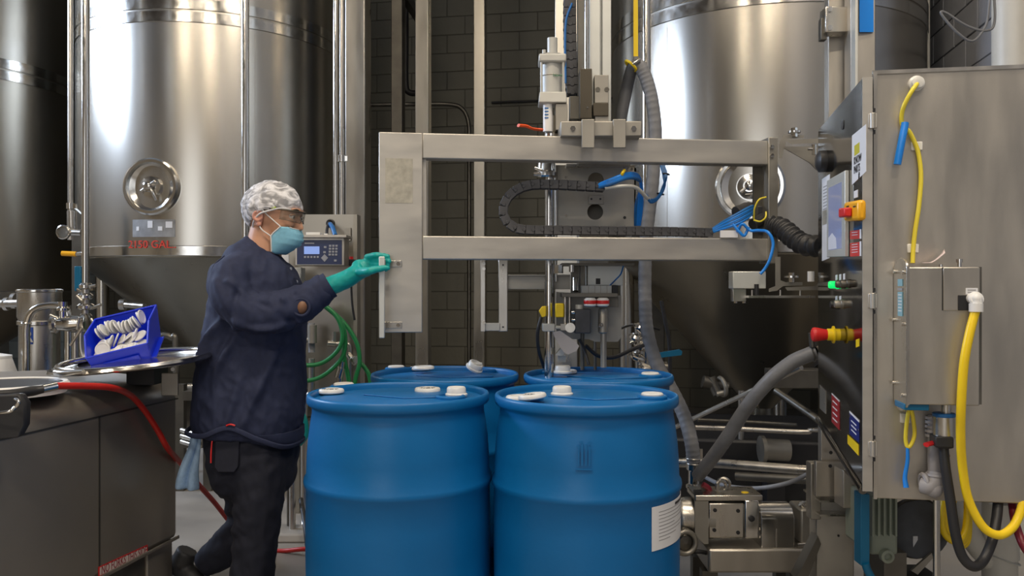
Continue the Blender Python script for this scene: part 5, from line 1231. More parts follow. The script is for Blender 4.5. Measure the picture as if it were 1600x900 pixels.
# black strap handle and red hose
mk('dark_grip_plate', join(B().prism([P(0, 618, 2.22), P(30, 615, 2.25), P(40, 630, 2.25), P(38, 665, 2.25), P(28, 684, 2.22), P(-30, 690, 2.2), P(-30, 618, 2.2)], (0, .03, 0))), BLACK, label='dark grip plate at the tote\'s near top edge', cat='plate', bev=.006)
mk('handle_rod', B().tube([P(-10, 646, 2.18), P(14, 643, 2.18), P(24, 636, 2.19), P(29, 628, 2.19), P(24, 624, 2.2)], .005), POLISH, label='bent bright rod on the dark plate handle', cat='rod')
rh = thing('red_hose', 'red hose running over the tote and down behind the worker', 'hose', tuple(P(330, 780, 3.2)))
mk('hose_body', B().tube([P(85, 603, 2.45), P(130, 603, 2.55), P(175, 606, 2.66), P(203, 617, 2.84), tq(225, 640, .03), tq(245, 670, .035), tq(262, 700, .04), P(285, 727, 3.25), P(310, 757, 3.4), P(335, 785, 3.55), P(372, 830, 3.75), P(410, 858, 3.9), P(440, 861, 3.9), P(475, 858, 3.85), P(520, 858, 3.85)], .0105, n=12), REDHOSE, rh)
mk('end_fitting', join(B().cyl(P(66, 608, 2.42), P(88, 603, 2.455), .012)), POLISH, rh)
mk('black_grip', B().tube([P(-20, 616, 2.30), P(20, 615, 2.35), P(50, 611, 2.40), P(68, 608, 2.42)], [.010, .013, .015, .011]), BLACK, rh)

# ================================================================== LEFT BACKGROUND PLUMBING
fh = thing('filter_housing', 'upright stainless filter canister with a blue logo patch behind the tote', 'filter', (X(62, 3.9), 3.9, 0))
FD = 3.9; fx = X(62, FD); fr = 29/F*FD
mk('canister', B().lathe([(fr, 0), (fr, Z(505, FD)), (fr*1.0, Z(500, FD)), (fr*1.08, Z(495, FD)), (fr*1.08, Z(456, FD))], (fx, FD, 0), n=40), STEEL, fh)
mk('rim', B().lathe([(fr*1.08, 0), (fr*1.14, .004), (fr*1.14, .012), (fr*1.08, .016), (fr*.9, .016), (0, .01)], (fx, FD, Z(457, FD)), n=40), POLISH, fh)
LOGO = material('logo_blue', (.01, .05, .28), .4)
sq_ = arc_strip(fx, FD, fr+.001, Z(536, FD), Z(510, FD), -.36, .22, 8, .002)
lgp = mk('logo_patch', sq_, LOGO, fh, label='blue square with a pale letter R')
text_mesh('lettering', 'R', .075, face_matrix(V((fx-.022, FD-fr-.006, Z(536, FD)+.010)), (1, 0, 0)), ALUW, lgp, extrude=.002)
mk('support_band', B().lathe([(fr+.001, 0), (fr+.008, .004), (fr+.008, .02), (fr+.001, .024)], (fx, FD, Z(508, FD)), n=40), POLISH, fh)
ap = thing('arched_pipe', 'arched bright pipe looping in front of the filter canister', 'pipe', (X(42, 3.6), 3.6, 0))
mk('tube', B().tube([P(41, 900, 3.6), P(41, 600, 3.6), P(41, 540, 3.6), P(42, 505, 3.6), P(50, 487, 3.6), P(66, 479, 3.6), P(88, 477, 3.6), P(102, 483, 3.6), P(107, 497, 3.6), P(107, 540, 3.6), P(107, 900, 3.6)], .0155, n=14, smooth=10), POLISH, ap)
mk('union_ring', B().torus(P(41, 505, 3.6), (0, 0, 1), .018, .004, 20, 6), POLISH, ap)
v1 = thing('sanitary_valve', 'bright sanitary valve body with clamped ends left of the blue bin', 'valve', tuple(P(105, 600, 3.5)))
mk('valve_body', B().lathe([(.030, 0), (.038, .002), (.038, .014), (.026, .02), (.030, .05), (.034, .07), (.030, .09), (.026, .12), (.036, .125), (.036, .137), (.03, .14)], P(82, 507, 3.45), (1, .05, .05), n=24), POLISH, v1)
mk('port_face', B().lathe([(.022, 0), (.016, .003), (0, .002)], P(82, 507, 3.449), (-1, -.3, 0), n=20), DARKST, v1)
mk('bonnet', join(B().lathe([(.014, 0), (.014, .03), (.024, .034), (.024, .044), (.016, .05), (.018, .07)], P(98, 498, 3.45), n=20)), POLISH, v1)
mk('wing_nut', join(cy(P(78, 492, 3.42), P(90, 497, 3.42), .005), cy(P(120, 515, 3.42), P(124, 496, 3.42), .005), cy(P(110, 540, 3.42), P(128, 512, 3.42), .006)), STEEL, v1, kind='stuff')
mk('down_pipe', cy(P(118, 900, 3.5), P(118, 520, 3.5), .014), STEEL, v1)
v2 = thing('sanitary_valve', 'stack of clamped fittings at the foot of the bright vertical pipe', 'valve', tuple(P(134, 560, 3.9)))
for (a_, b_, r_) in ((134, 452, .030), (133, 468, .036), (134, 484, .040), (134, 500, .028), (135, 515, .034)):
    mk('clamp_ferrule', B().lathe([(r_*.7, 0), (r_, .006), (r_, .020), (r_*.7, .03)], P(a_, b_, 3.9), (0, 0, 1), n=20), POLISH, v2)
mk('valve_stem', cy(P(134, 900, 3.9), P(134, 448, 3.9), .018), STEEL, v2)
for a_, b_, c_, d_ in ((120, 462, 128, 470), (140, 448, 150, 446), (143, 482, 158, 476), (142, 498, 152, 512)): mk('wing_nut', cy(P(a_, b_, 3.86), P(c_, d_, 3.86), .007), STEEL, v2)
mk('lower_bend', B().tube([P(128, 500, 3.8), P(127, 540, 3.8), P(133, 560, 3.8), P(150, 568, 3.8)], .016), STEEL, v2)
gg = mk('gauge_case', B().lathe([(.045, 0), (.047, .02), (.040, .024), (.038, .018), (0, .018)], P(101, 363, 5.35), (-.1, -1, 0), n=28), POLISH, tp_)
mk('dial', B().lathe([(.036, .019), (0, .019)], P(101, 363, 5.35), (-.1, -1, 0), n=24), BEAD, gg)
mk('gauge_stem', join(cy(P(112, 330, 5.45), P(113, 366, 5.45), .03), cy(P(104, 363, 5.42), P(128, 364, 5.4), .022)), STEEL, tp_)
yv = thing('yellow_lever', 'short amber valve lever between the dark tank and the bright pipe', 'lever', tuple(P(112, 402, 5.2)))
mk('grip', cy(P(97, 396, 5.2), P(119, 397, 5.2), .016, n=12), AMBER, yv)
mk('hub', cy(P(119, 397, 5.2), P(128, 396, 5.2), .012), STEEL, yv)
mk('lever_arm', pbox(116, 416, 126, 455, 3.9, .015), TEAL, v2, label='teal lever with white print', bev=.003)
mk('lever_neck', cy(P(121, 452, 3.905), P(134, 458, 3.9), .008), STEEL, v2)
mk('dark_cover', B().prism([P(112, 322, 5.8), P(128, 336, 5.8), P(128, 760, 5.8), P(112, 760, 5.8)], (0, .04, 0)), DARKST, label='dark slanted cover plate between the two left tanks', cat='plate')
mk('side_pipe', join(cy(P(-20, 475, 4.4), P(34, 474, 4.2), .02), cy(P(8, 475, 4.3), P(14, 475, 4.3), .034), cy(P(20, 470, 4.3), P(26, 470, 4.3), .040)), STEEL, label='level steel pipe with clamps entering at the left edge', cat='pipe')
mk('stub_pipe', join(cy(P(190, 476, 6.0), P(226, 479, 5.9), .022), cy(P(188, 476, 6.0), P(196, 476, 6.0), .04)), STEEL, label='short steel stub pipe under the worker\'s tank, above the blue bin', cat='pipe')
mk('outlet_pipe', B().tube([P(225, 540, 5.6), P(240, 529, 5.6), P(255, 524, 5.6), P(268, 528, 5.6), P(275, 545, 5.6), P(275, 740, 5.6)], .022), DARKST, label='dark bent outlet pipe under the cone behind the round lid', cat='pipe')
wb_ = thing('white_bucket', 'rounded white container edge behind the tote at the far left', 'container', (X(-10, 3.75), 3.75, 0))
mk('bucket', B().lathe([(.10, 0), (.105, .85), (.08, .93), (0, .95)], (X(-14, 3.75), 3.75, 0), n=32), WHITE, wb_)
mk('lid', B().lathe([(.083, .925), (.083, .935), (0, .952)], (X(-14, 3.75), 3.75, 0), n=32), WHITE, wb_)

# ================================================================== SCALE STATION BEHIND THE WORKER
us = thing('utility_panel', 'stainless backing panel standing behind the worker with a cable hole', 'panel', (X(505, 4.6), 4.6, 0))
mk('panel_sheet', pxplate([(440, 335), (556, 335), (558, 608), (440, 608)], 4.55, .05, [(516, 349, 5)]), TANKD, us, bev=0)
mk('panel_return', pbox(552, 335, 558, 608, 4.5, .1), BEAD, us)
for q in (462, 545): mk('leg', bx((X(q, 4.6), 4.6, Z(600, 4.6)/2), (.05, .05, Z(600, 4.6))), BEAD, us)
mk('panel_cable', B().tube([P(548, 420, 4.5), P(550, 470, 4.5), P(554, 500, 4.5)], .006), BLACK, us)
mk('hole_ring', B().torus(P(516, 349, 4.54), (0, 1, 0), .018, .006, 20, 8), BLACK, us)
mk('hasp', join(pbox(538, 356, 548, 376, 4.53, .015)), BEAD, us)
si = thing('scale_indicator', 'scale readout box with navy keypad and lit blue display on the panel', 'scale readout', tuple(P(500, 415, 4.3)))
mk('case', pbox(461, 371, 538, 415, 4.25, .12), SATIN, si, bev=.003)
mk('top_shelf', pbox(452, 367, 541, 371, 4.22, .16), FRAMEM, si, bev=.001)
kpd = mk('keypad_film', pbox(464, 375, 534, 413, 4.245, .005), NAVY, si)
mk('display', pbox(475, 385, 499, 397, 4.241, .004), LCD, si, label='lit pale blue display')
for i in range(5): mk('soft_key', pbox(475+i*5, 400, 478+i*5, 403, 4.241, .004), GREYB, kpd)
for r in range(4):
    for c in range(3): mk('key', pbox(514+c*5-r*.2, 382.5+r*4.6, 517.5+c*5-r*.2, 385.5+r*4.6, 4.241, .004), GREYB, kpd)
mk('nav_key', B().prism([P(507, 397, 4.241), P(512.5, 403, 4.241), P(507, 409, 4.241), P(501.5, 403, 4.241)], (0, .004, 0)), GREYB, kpd)
for q in ((508, 386), (507, 394), (524, 407)): mk('key', pbox(q[0]-2, q[1]-1.5, q[0]+2, q[1]+1.5, 4.241, .004), GREYB, kpd)
mk('heading_print', pbox(476, 379, 491, 381, 4.242, .003), GREYB, kpd)
mk('clutter', join(pbox(478, 363, 500, 367, 4.28, .05), pbox(506, 365, 512, 367, 4.28, .04)), WHITE, si, bev=.002, label='small white items on top')
mk('blue_cable', B().tube([P(516, 350, 4.5), P(520, 356, 4.44), P(524, 368, 4.4)], .012), BLUEC, label='blue cables coming out of the panel\'s round hole', cat='cable')
mk('dark_cable', B().tube([P(514, 348, 4.52), P(511, 358, 4.46), P(511, 368, 4.4)], .008), BLACK, label='dark cable beside the blue one in the panel\'s hole', cat='cable')
pbx = thing('push_button_station', 'grey push button box with red and green buttons below the scale readout', 'control box', tuple(P(460, 462, 4.35)))
mk('case', pbox(447, 418, 471, 462, 4.35, .08), ALUW, pbx, bev=.003)
mk('selector', join(B().lathe([(.022, 0), (.022, .012), (.014, .014), (.012, .006), (0, .006)], P(464, 432, 4.35), (0, -1, 0), n=20)), ALU, pbx)
mk('selector_core', bolt(P(464, 432, 4.342), (0, -1, 0), .011, .004, 16), BLACK, pbx)
mk('red_button', B().lathe([(.020, 0), (.020, .014), (0, .018)], P(465, 445, 4.35), (0, -1, 0), n=20), RED, pbx)
mk('green_tag', B().tube([P(457, 440, 4.3), P(459, 448, 4.3), P(463, 456, 4.29)], [.012, .015, .008], flat=.5), material('lime_plastic', (.25, .75, .05), .4), pbx, label='lime green tag')
mk('white_sheet', pbox(440, 398, 451, 420, 4.4, .01), PAPER, label='white sheet stuck up beside the scale readout', cat='paper')
rb = mk('switch_box', pbox(538, 405, 552, 414, 4.4, .15), BLACK, us, bev=.002); mk('red_button', pcyl(549, 401, 406, 6, 4.42), RED, rb)
gc_ = thing('green_hose_coil', 'coil of green hose hanging in front of the stainless panel', 'hose', tuple(P(520, 620, 4.3)))
for i, pts in enumerate([
    [(506, 476), (524, 492), (535, 515), (532, 540), (515, 560), (493, 570), (462, 569), (440, 560)],
    [(508, 478), (530, 498), (539, 525), (536, 555), (517, 578), (494, 592), (465, 596), (440, 592)],
    [(510, 480), (538, 505), (557, 535), (562, 565), (556, 590), (550, 620)],
    [(508, 479), (528, 498), (537, 530), (538, 560), (545, 595), (548, 640)],
    [(562, 566), (571, 576), (578, 592), (582, 640)],
    [(465, 616), (482, 623), (500, 640), (505, 660)]]):
    mk('loop', B().tube([P(x, y, 4.35+.03*i) for x, y in pts], .0115, n=10), GREENH, gc_)
wv = thing('water_valve', 'small pipework with elbows and a hose bib below the stainless panel', 'valve', tuple(P(545, 620, 4.5)))
mk('bib_pipe', B().tube([P(515, 537, 4.5), P(540, 537, 4.5), P(546, 541, 4.5), P(547, 560, 4.5), P(547, 640, 4.5)], .011, smooth=5), STEEL, wv)
mk('tee', join(cy(P(522, 518, 4.5), P(522, 540, 4.5), .011), cy(P(512, 536, 4.49), P(524, 537, 4.5), .016)), STEEL, wv)
mk('hose_bib', join(cy(P(544, 553, 4.48), P(556, 568, 4.46), .016), cy(P(552, 562, 4.46), P(556, 562, 4.44), .02)), STEEL, wv)
mk('spray_body', join(cy(P(530, 600, 4.4), P(535, 565, 4.4), .016), cy(P(529, 590, 4.38), P(533, 575, 4.38), .022)), POLISH, wv)
vp2 = thing('drop_pipe', 'grey pipe with a ball valve between the worker and the green hose', 'pipe', (X(487, 4.4), 4.4, 0))
mk('tube', cy((X(487, 4.4), 4.4, .9), P(487, 505, 4.4), .017), GHOSE, vp2)
mk('lower_tube', B().tube([P(487, 560, 4.4), P(486, 610, 4.4), P(476, 640, 4.4), P(475, 800, 4.4), P(475, 900, 4.0)], .016), STEEL, vp2)
mk('ball_valve', join(cy(P(488, 536, 4.38), P(488, 508, 4.38), .024), cy(P(470, 534, 4.38), P(484, 530, 4.38), .012)), BEAD, vp2)
fs_ = thing('floor_pipe_stub', 'steel stub pipe with a blue cap rising from a concrete pad beside the worker', 'pipe', (X(457, 4.15), 4.15, 0))
mk('stub', cy((X(457, 4.15), 4.15, .0), P(457, 722, 4.15), .016), STEEL, fs_)
mk('blue_cap', cy(P(457, 722, 4.15), P(457, 716, 4.15), .018), BLUEB, fs_)
mk('stub_partner', cy((X(451, 4.2), 4.2, .0), P(451, 700, 4.2), .009), DARKST, fs_)
mk('pad', B().box((X(458, 4.15), 4.15, .02), (.26, .22, .04), taper=.8), FLOORM, fs_, bev=.01)
mk('teal_hose', B().tube([P(466, 640, 4.3), P(476, 655, 4.3), P(478, 680, 4.3), P(468, 694, 4.3)], .014), material('teal_rubber', (0, .2, .2), .4), label='teal hose bend just behind the worker\'s waist', cat='hose')
mk('black_floor_hose', B().tube([P(470, 780, 4.2), P(478, 830, 4.0), P(484, 900, 3.9)], .012), BLACK, label='black hose behind the front left drum', cat='hose')
# steel clutter under the left tank
us2 = thing('skid_frame', 'dark steel skid frame with pipes seen under the tank behind the worker', 'frame', (X(300, 4.9), 4.9, 0))
mk('rail', pbox(285, 612, 330, 626, 4.9, .4), DARKST, us2)
mk('rail', pbox(285, 680, 330, 700, 4.9, .4), DARKST, us2)
for q in (283, 326): mk('upright', bx((X(q, 5.1), 5.1, Z(600, 5.1)/2), (.05, .05, Z(600, 5.1))), DARKST, us2)
for i in range(3): mk('cross_pipe', cy(P(284, 672+i*9, 4.7), P(312, 680+i*9, 4.6), .013), STEEL, us2)
# ================================================================== WORKER
PD_ = 3.12; K = PD_/F
def W(px, py, d=0.0):     # a point of the figure: image point at the figure's plane, moved d metres away from the camera
    return V(((px-800)*K, PD_+d, CH-(py-450)*K))
wk = thing('person', 'person in navy shirt, hairnet, blue mask and teal glove, gripping the swing frame\'s edge', 'person', (W(390, 900).x, PD_, 0))
NAVYC = material('navy_work_cloth', (0.016, 0.023, 0.062), .82, 0, var=.12, vscale=60, bump=.12, bscale=22)
NAVYT = material('dark_navy_trouser_cloth', (0.0065, 0.0085, 0.020), .85, 0, var=.15, vscale=60, bump=.12, bscale=14)
SKIN = material('skin', (0.56, 0.295, 0.185), .5, 0, var=.10, vscale=14)
SKIND = material('brown_skin', (0.22, .11, .06), .5)
GLOVE = material('teal_glove_nitrile', (0.0, 0.34, 0.32), .42, 0, var=.08, vscale=30, bump=.15, bscale=60)
HAIR = material('dark_hair', (0.02, .014, .010), .7)
MASKM = material('mask_fabric', (0.25, 0.56, 0.74), .8, 0, var=.06, vscale=80)
RAG = material('light_blue_towel', (0.30, 0.45, 0.66), .9, 0, var=.08, vscale=90, bump=.2, bscale=150)
SHOEM = material('shoe_leather', (.03, .03, .032), .5)
SOLE = material('shoe_sole', (.16, .17, .16), .6)
def ell_ring(cx, cyy, z, a, b, n=32, e=2.3, tiltx=0.0):
    r = []
    for k in range(n):
        t = 2*pi*k/n; c, s = cos(t), sin(t)
        x = a*abs(c)**(2/e)*(1 if c >= 0 else -1); y = b*abs(s)**(2/e)*(1 if s >= 0 else -1)
        r.append(V((cx+x, cyy+y, z+tiltx*x)))
    return r
def silh(rows, e=2.3, tilt=None):
    out = []
    for (y, xl, xr, hb, *rest) in rows:
        d = rest[0] if rest else 0
        l, r = W(xl, y), W(xr, y)
        out.append(ell_ring((l.x+r.x)/2, PD_+d, l.z, (r.x-l.x)/2, hb, e=e, tiltx=rest[1] if len(rest) > 1 else 0))
    return out
# ---- trousers
tb = B()
tb.loft(silh([(640, 318, 458, .15), (665, 322, 462, .165), (700, 328, 464, .175), (735, 331, 461, .17), (755, 336, 456, .155), (770, 350, 445, .12)]))
# standing leg (nearer the camera) and trailing leg
tb.tube([W(418, 700, -.075), W(416, 760, -.085), W(412, 815, -.09), W(407, 870, -.09), W(403, 925, -.09), W(402, 958, -.09)], [.094, .094, .080, .075, .072, .070], n=20, smooth=6)
tb.tube([W(376, 700, .07), W(378, 750, .075), W(381, 800, .075), W(374, 828, .08), W(345, 862, .09), W(318, 885, .10), W(300, 898, .10)], [.100, .098, .088, .080, .068, .058, .050], n=20, smooth=6)
tb.tube([W(392, 700, -.0), W(396, 780, -.0), W(398, 830, 0.0)], [.085, .085, .055], n=16, smooth=6)
def cloth_disp(amp, fz=9, seed=0.0):
    def f(v, n):
        q = V((v.x*fz*.9+seed, v.y*fz*.7, v.z*fz*.55+v.x*4))
        a = noise.noise(q); b = noise.noise(q*2.3+V((3, 1, 7))); c = noise.noise(V((v.x*26+v.z*12, v.y*20, v.z*15-v.x*10))+V((seed, 2, 5)))
        ridge = 1-abs(a)*2.2
        return amp*(ridge*.6+b*.6+(.5-abs(c)*2)*.45)
    return f
def trouser_disp(v, n):
    a = cloth_disp(.008, 10, 4)(v, n)
    # creases behind the knee and at the crotch
    for (px, py, ww, am) in ((355, 822, .10, .006), (372, 700, .2, .003)):
        c = W(px, py)
        d = ((v.x-c.x)**2+(v.z-c.z)**2)/(ww*ww)
        a += am*math.exp(-d)*sin((v.z*90-v.x*50))
    return a
tr_ = remeshed('trousers', tb, NAVYT, wk, voxel=.009, smooth=5, disp=trouser_disp)
# pocket with red trim
pk = mk('pocket_flap', B().prism([W(362, 676, -.172), W(398, 672, -.178), W(398, 712, -.188), (W(392, 721, -.188)), W(368, 721, -.186), W(362, 714, -.184)], (0, .012, 0)), NAVYT, wk, bev=.003)
mk('red_pocket_trim', B().tube([W(357, 676, -.170), W(356.5, 690, -.176), W(356, 708, -.176)], .0028), RED, wk, label='thin red pocket trim')
mk('belt_loop', B().tube([W(383, 651, -.205), W(389, 649, -.207), W(396, 651, -.206)], .003), RED, wk, label='red tag under the shirt hem')
# ---- shirt: trunk and both sleeves as one continuous surface
sb_ = B()
torso = [(384, 386, 432, .060, 0, -.55), (391, 375, 441, .085, 0, -.45), (399, 364, 448, .120, 0, -.3), (409, 354, 454, .145, 0, -.15), (424, 346, 460, .162), (440, 338, 467, .172), (470, 332, 474, .175),
         (500, 327, 475, .175), (540, 320, 474, .175), (580, 313, 473, .178), (620, 308, 472, .184), (645, 307, 471, .188), (662, 308, 468, .188), (676, 316, 465, .182)]
sb_.loft(silh(torso, 2.4))
# near arm: shoulder, elbow, wrist
arm = [W(398, 416, -.09), W(386, 434, -.155), W(388, 458, -.185), W(408, 480, -.195), W(436, 487, -.19), W(466, 482, -.175), W(492, 471, -.16), W(507, 459, -.15), W(522, 449, -.145)]
sb_.tube(arm, [.060, .072, .074, .072, .070, .069, .066, .054, .047], n=24, smooth=6)
# far arm: along the chest, bent forward out of view
farm = [W(398, 416, .09), W(390, 440, .16), W(400, 490, .18), W(430, 510, .15), W(450, 505, .10)]
sb_.tube(farm, [.06, .068, .062, .055, .048], n=20, smooth=6)
def shirt_disp(v, n):
    a = cloth_disp(.009, 8, 1)(v, n)
    def fold(p0, p1, w, am):
        nonlocal a
        d = p1-p0; L = d.length; t = max(0, min(1, (v-p0).dot(d)/(L*L))); q = p0+d*t; r = (v-q).length
        a += 2.6*am*math.exp(-(r/w)**2)*(1-.5*abs(2*t-1))
    # long folds running from the armpit down the back, and across the sleeve
    fold(W(400, 500, -.2), W(330, 640, -.12), .016, .012)
    fold(W(385, 480, -.2), W(322, 560, -.1), .014, .010)
    fold(W(360, 420, -.16), W(345, 500, -.17), .014, .008)
    fold(W(420, 520, -.2), W(380, 650, -.19), .016, .009)
    fold(W(450, 540, -.15), W(400, 660, -.19), .018, .008)
    fold(W(372, 440, -.24), W(410, 505, -.25), .012, .010)
    fold(W(392, 440, -.25), W(440, 470, -.26), .011, .010)
    fold(W(415, 508, -.25), W(468, 505, -.23), .010, .009)
    fold(W(430, 465, -.255), W(480, 500, -.22), .010, -.008)
    fold(W(408, 440, -.25), W(400, 490, -.26), .010, -.007)
    fold(W(465, 460, -.24), W(490, 500, -.20), .009, .008)
    fold(W(480, 455, -.22), W(505, 485, -.19), .007, -.006)
    fold(W(400, 470, -.16), W(350, 600, -.16), .02, -.008)
    # the front hem dips, the side hem lifts
    return a
sh_ = remeshed('shirt', sb_, NAVYC, wk, voxel=.007, smooth=4, disp=shirt_disp)
mk('hem', B().tube([W(304, 664, 0), W(312, 667, -.13), W(345, 668, -.185), W(385, 655, -.200), W(425, 672, -.188), W(458, 688, -.13), W(470, 690, 0), W(455, 690, .13), W(390, 668, .19), (W(320, 668, .14)), W(304, 664, 0)], .006, flat=1.6, n=8), NAVYC, sh_)
ft = mk('shirt_tail', B().loft([[V((p.x, p.y, p.z)) for p in r] for r in silh([(668, 330, 472, .19, 0, 0), (680, 375, 472, .17), (690, 415, 470, .13), (694, 435, 468, .09)])]), NAVYC, sh_)
# cuff: a firm band round the wrist with its button, and the placket opening showing the forearm
ca, cb_ = W(503, 461, -.155), W(529, 445, -.143)
cuff = mk('cuff', B().tube([ca, (ca+cb_)/2, cb_], [.049, .0505, .051], n=28, smooth=2, flat=.95), NAVYC, sh_, bev=.002)
mk('cuff_flap', B().prism([W(506, 470, -.195), W(529, 452, -.19), W(532, 462, -.185), W(512, 476, -.19)], (.0, .01, .0)), NAVYC, sh_, bev=.003)
mk('cuff_button', B().lathe([(.0055, 0), (.0055, .003), (.004, .004), (0, .0025)], W(518, 458, -.196), (0, -1, 0), n=16), GREYB, sh_)
mk('forearm_skin', B().sphere(W(494, 477, -.200), (.024, .031, .031), M=Matrix.Rotation(.3, 3, 'Y')), SKIND, wk, label='bare forearm in the sleeve opening')
mk('sleeve_placket', B().torus(W(494, 478, -.222), (0.1, -1, .05), .029, .005, 24, 8), NAVYC, sh_)
# collar and placket
cl = B()
ring0 = []; ring1 = []
for k in range(29):
    a = -pi*.86+2*pi*.86*k/28
    # a=0 is the nape (towards -x)
    c0 = W(413, 402); c1 = W(414, 392)
    ring0.append(V((c0.x-.078*cos(a)+.0, PD_+.080*sin(a), c0.z+.045*cos(a))))
    ring1.append(V((c1.x-.070*cos(a)+.004, PD_+.068*sin(a), c1.z+.048*cos(a))))
vs = ring0+ring1; n_ = len(ring0)
cl.add(vs, [(i, i+1, n_+i+1, n_+i) for i in range(n_-1)])
co = mk('collar', cl, NAVYC, sh_); md = co.modifiers.new('thick', 'SOLIDIFY'); md.thickness = .007; md.offset = 0
mk('collar_leaf', B().prism([W(420, 398, -.086), W(438, 408, -.060), W(446, 420, -.045), W(438, 424, -.07), W(424, 412, -.10)], (0, .008, 0)), NAVYC, sh_, bev=.003)
mk('placket', B().tube([W(446, 412, -.02), W(456, 425, -.015), W(464, 455, -.012), W(471, 485, -.01)], .008, flat=.5), NAVYC, sh_)
for q in ((453, 420), (462, 440), (469, 468)): mk('shirt_button', B().lathe([(.0055, 0), (.0055, .003), (0, .003)], W(q[0]+3, q[1], -.018), (1, -.5, .1), n=12), GREYB, sh_)
# yoke seam and sleeve seam
mk('shoulder_seam', B().tube([W(372, 402, -.150), W(362, 418, -.19), W(359, 440, -.20), W(364, 470, -.20)], .0025), NAVYC, sh_)

# ---- head
hc = W(429, 343)
tilt = radians(6)
HM = Matrix.Translation(hc) @ Matrix.Rotation(radians(-9), 4, 'Z') @ Matrix.Rotation(tilt, 4, 'Y')
def h(x, y, z): return HM @ V((x, y, z))
H3 = HM.to_3x3()
hb_ = B()
def hs(c, r): hb_.sphere(h(*c), r, n=20, m=14, M=H3)
hs((-.012, 0, .028), (.098, .076, .092))      # cranium
hs((.030, 0, -.005), (.066, .064, .088))      # face block
hs((.038, 0, -.062), (.052, .052, .054))      # jaw
hs((.066, 0, -.078), (.024, .024, .022))      # chin
hs((.082, 0, .040), (.022, .052, .016))       # brow
hs((.074, .036, -.008), (.022, .020, .020)); hs((.074, -.036, -.008), (.022, .020, .020))   # cheekbones
hb_.loft([[h(*p) for p in r] for r in [
    [(.088, .006, .030), (.094, 0, .032), (.088, -.006, .030), (.078, 0, .03)],
    [(.092, .010, .006), (.106, 0, .004), (.092, -.010, .006), (.075, 0, .006)],
    [(.092, .015, -.016), (.122, 0, -.018), (.092, -.015, -.016), (.075, 0, -.016)],
    [(.092, .016, -.026), (.120, 0, -.029), (.092, -.016, -.026), (.075, 0, -.026)],
    [(.088, .010, -.034), (.100, 0, -.036), (.088, -.010, -.034), (.075, 0, -.034)]]])     # nose
hs((.090, 0, -.054), (.012, .024, .007)); hs((.088, 0, -.066), (.012, .021, .008))          # lips
hs((.062, 0, -.092), (.022, .024, .020))
# neck into the collar
hb_.tube([h(-.020, 0, -.02), W(414, 378, 0), W(410, 400, 0), W(404, 425, 0)], [.062, .064, .068, .075], n=24, smooth=4)
head = remeshed('head', hb_, SKIN, wk, voxel=.0045, smooth=3)
for s in (-1, 1):
    e_ = B()
    e_.sphere(h(-.026, s*.074, .000), (.018, .009, .031), n=16, m=12, M=H3)
    e_.torus(h(-.028, s*.081, .004), H3 @ V((.1, s, .0)), .0165, .0055, 20, 8)
    e_.sphere(h(-.022, s*.078, -.026), (.010, .007, .010), M=H3)
    remeshed('ear', e_, material('ear_skin', (.56, .26, .19), .5), head, voxel=.003, smooth=2)
    ey = mk('eye', B().sphere(h(.080, s*.032, .014), .0125, n=16), WHITE, head)
    mk('iris', B().sphere(h(.0885, s*.0335, .013), (.0055, .006, .006), n=12), HAIR, ey)
    mk('upper_lid', B().tube([h(.080, s*.044, .018), h(.090, s*.034, .025), h(.089, s*.022, .020)], .0038), SKIN, head)
    mk('eyebrow', B().tube([h(.082, s*.050, .036), h(.099, s*.034, .042), h(.101, s*.014, .036)], .0045, flat=.6), HAIR, head)
# hair under the net: close cap from nape to brow
hp = B().sphere(h(-.016, 0, .031), (.1015, .0785, .094), n=40, m=28, M=H3)
def cut_cap(b, pred):
    keep = [pred(HM.inverted() @ v) for v in b.v]
    f = [q for q in b.f if all(keep[i] for i in q)]
    used = sorted({i for q in f for i in q}); mp2 = {u: i for i, u in enumerate(used)}
    nb = B(); nb.add([b.v[u] for u in used], [tuple(mp2[i] for i in q) for q in f]); return nb
def above(p, lift=0.0):
    # hair line: brow at the front, above the ear, low at the nape
    x = p.x
    if x > .03: lim = .045
    elif x > -.03: lim = .018+(x+.03)/.06*.027
    else: lim = .018-(-.03-x)/.08*.075
    return p.z > lim-lift
mk('hair', cut_cap(hp, lambda p: above(p, .012)), HAIR, head)
# hairnet: puffed crinkled cap
NET = bpy.data.materials.new('hairnet_fabric'); NET.use_nodes = True
nt = NET.node_tree; bs = nt.nodes['Principled BSDF']
bs.inputs['Base Color'].default_value = (.80, .80, .84, 1); bs.inputs['Roughness'].default_value = .75
tc = nt.nodes.new('ShaderNodeTexCoord'); mp3 = nt.nodes.new('ShaderNodeMapping'); mp3.inputs['Scale'].default_value = (1, .8, 1.3)
nz = nt.nodes.new('ShaderNodeTexNoise'); nz.inputs['Scale'].default_value = 15; nz.inputs['Detail'].default_value = 3; nz.inputs['Distortion'].default_value = 2.4
rp = nt.nodes.new('ShaderNodeMapRange'); rp.inputs[1].default_value = .42; rp.inputs[2].default_value = .60; rp.inputs[3].default_value = .34; rp.inputs[4].default_value = .95
nt.links.new(tc.outputs['Object'], mp3.inputs[0]); nt.links.new(mp3.outputs[0], nz.inputs['Vector']); nt.links.new(nz.outputs[0], rp.inputs[0]); nt.links.new(rp.outputs[0], bs.inputs['Alpha'])
bn = nt.nodes.new('ShaderNodeBump'); bn.inputs['Strength'].default_value = .6; bn.inputs['Distance'].default_value = .01
nt.links.new(nz.outputs[0], bn.inputs['Height']); nt.links.new(bn.outputs[0], bs.inputs['Normal'])
netb = B().sphere(h(-.014, 0, .037), (.116, .090, .105), n=72, m=48, M=H3)
nb2 = []
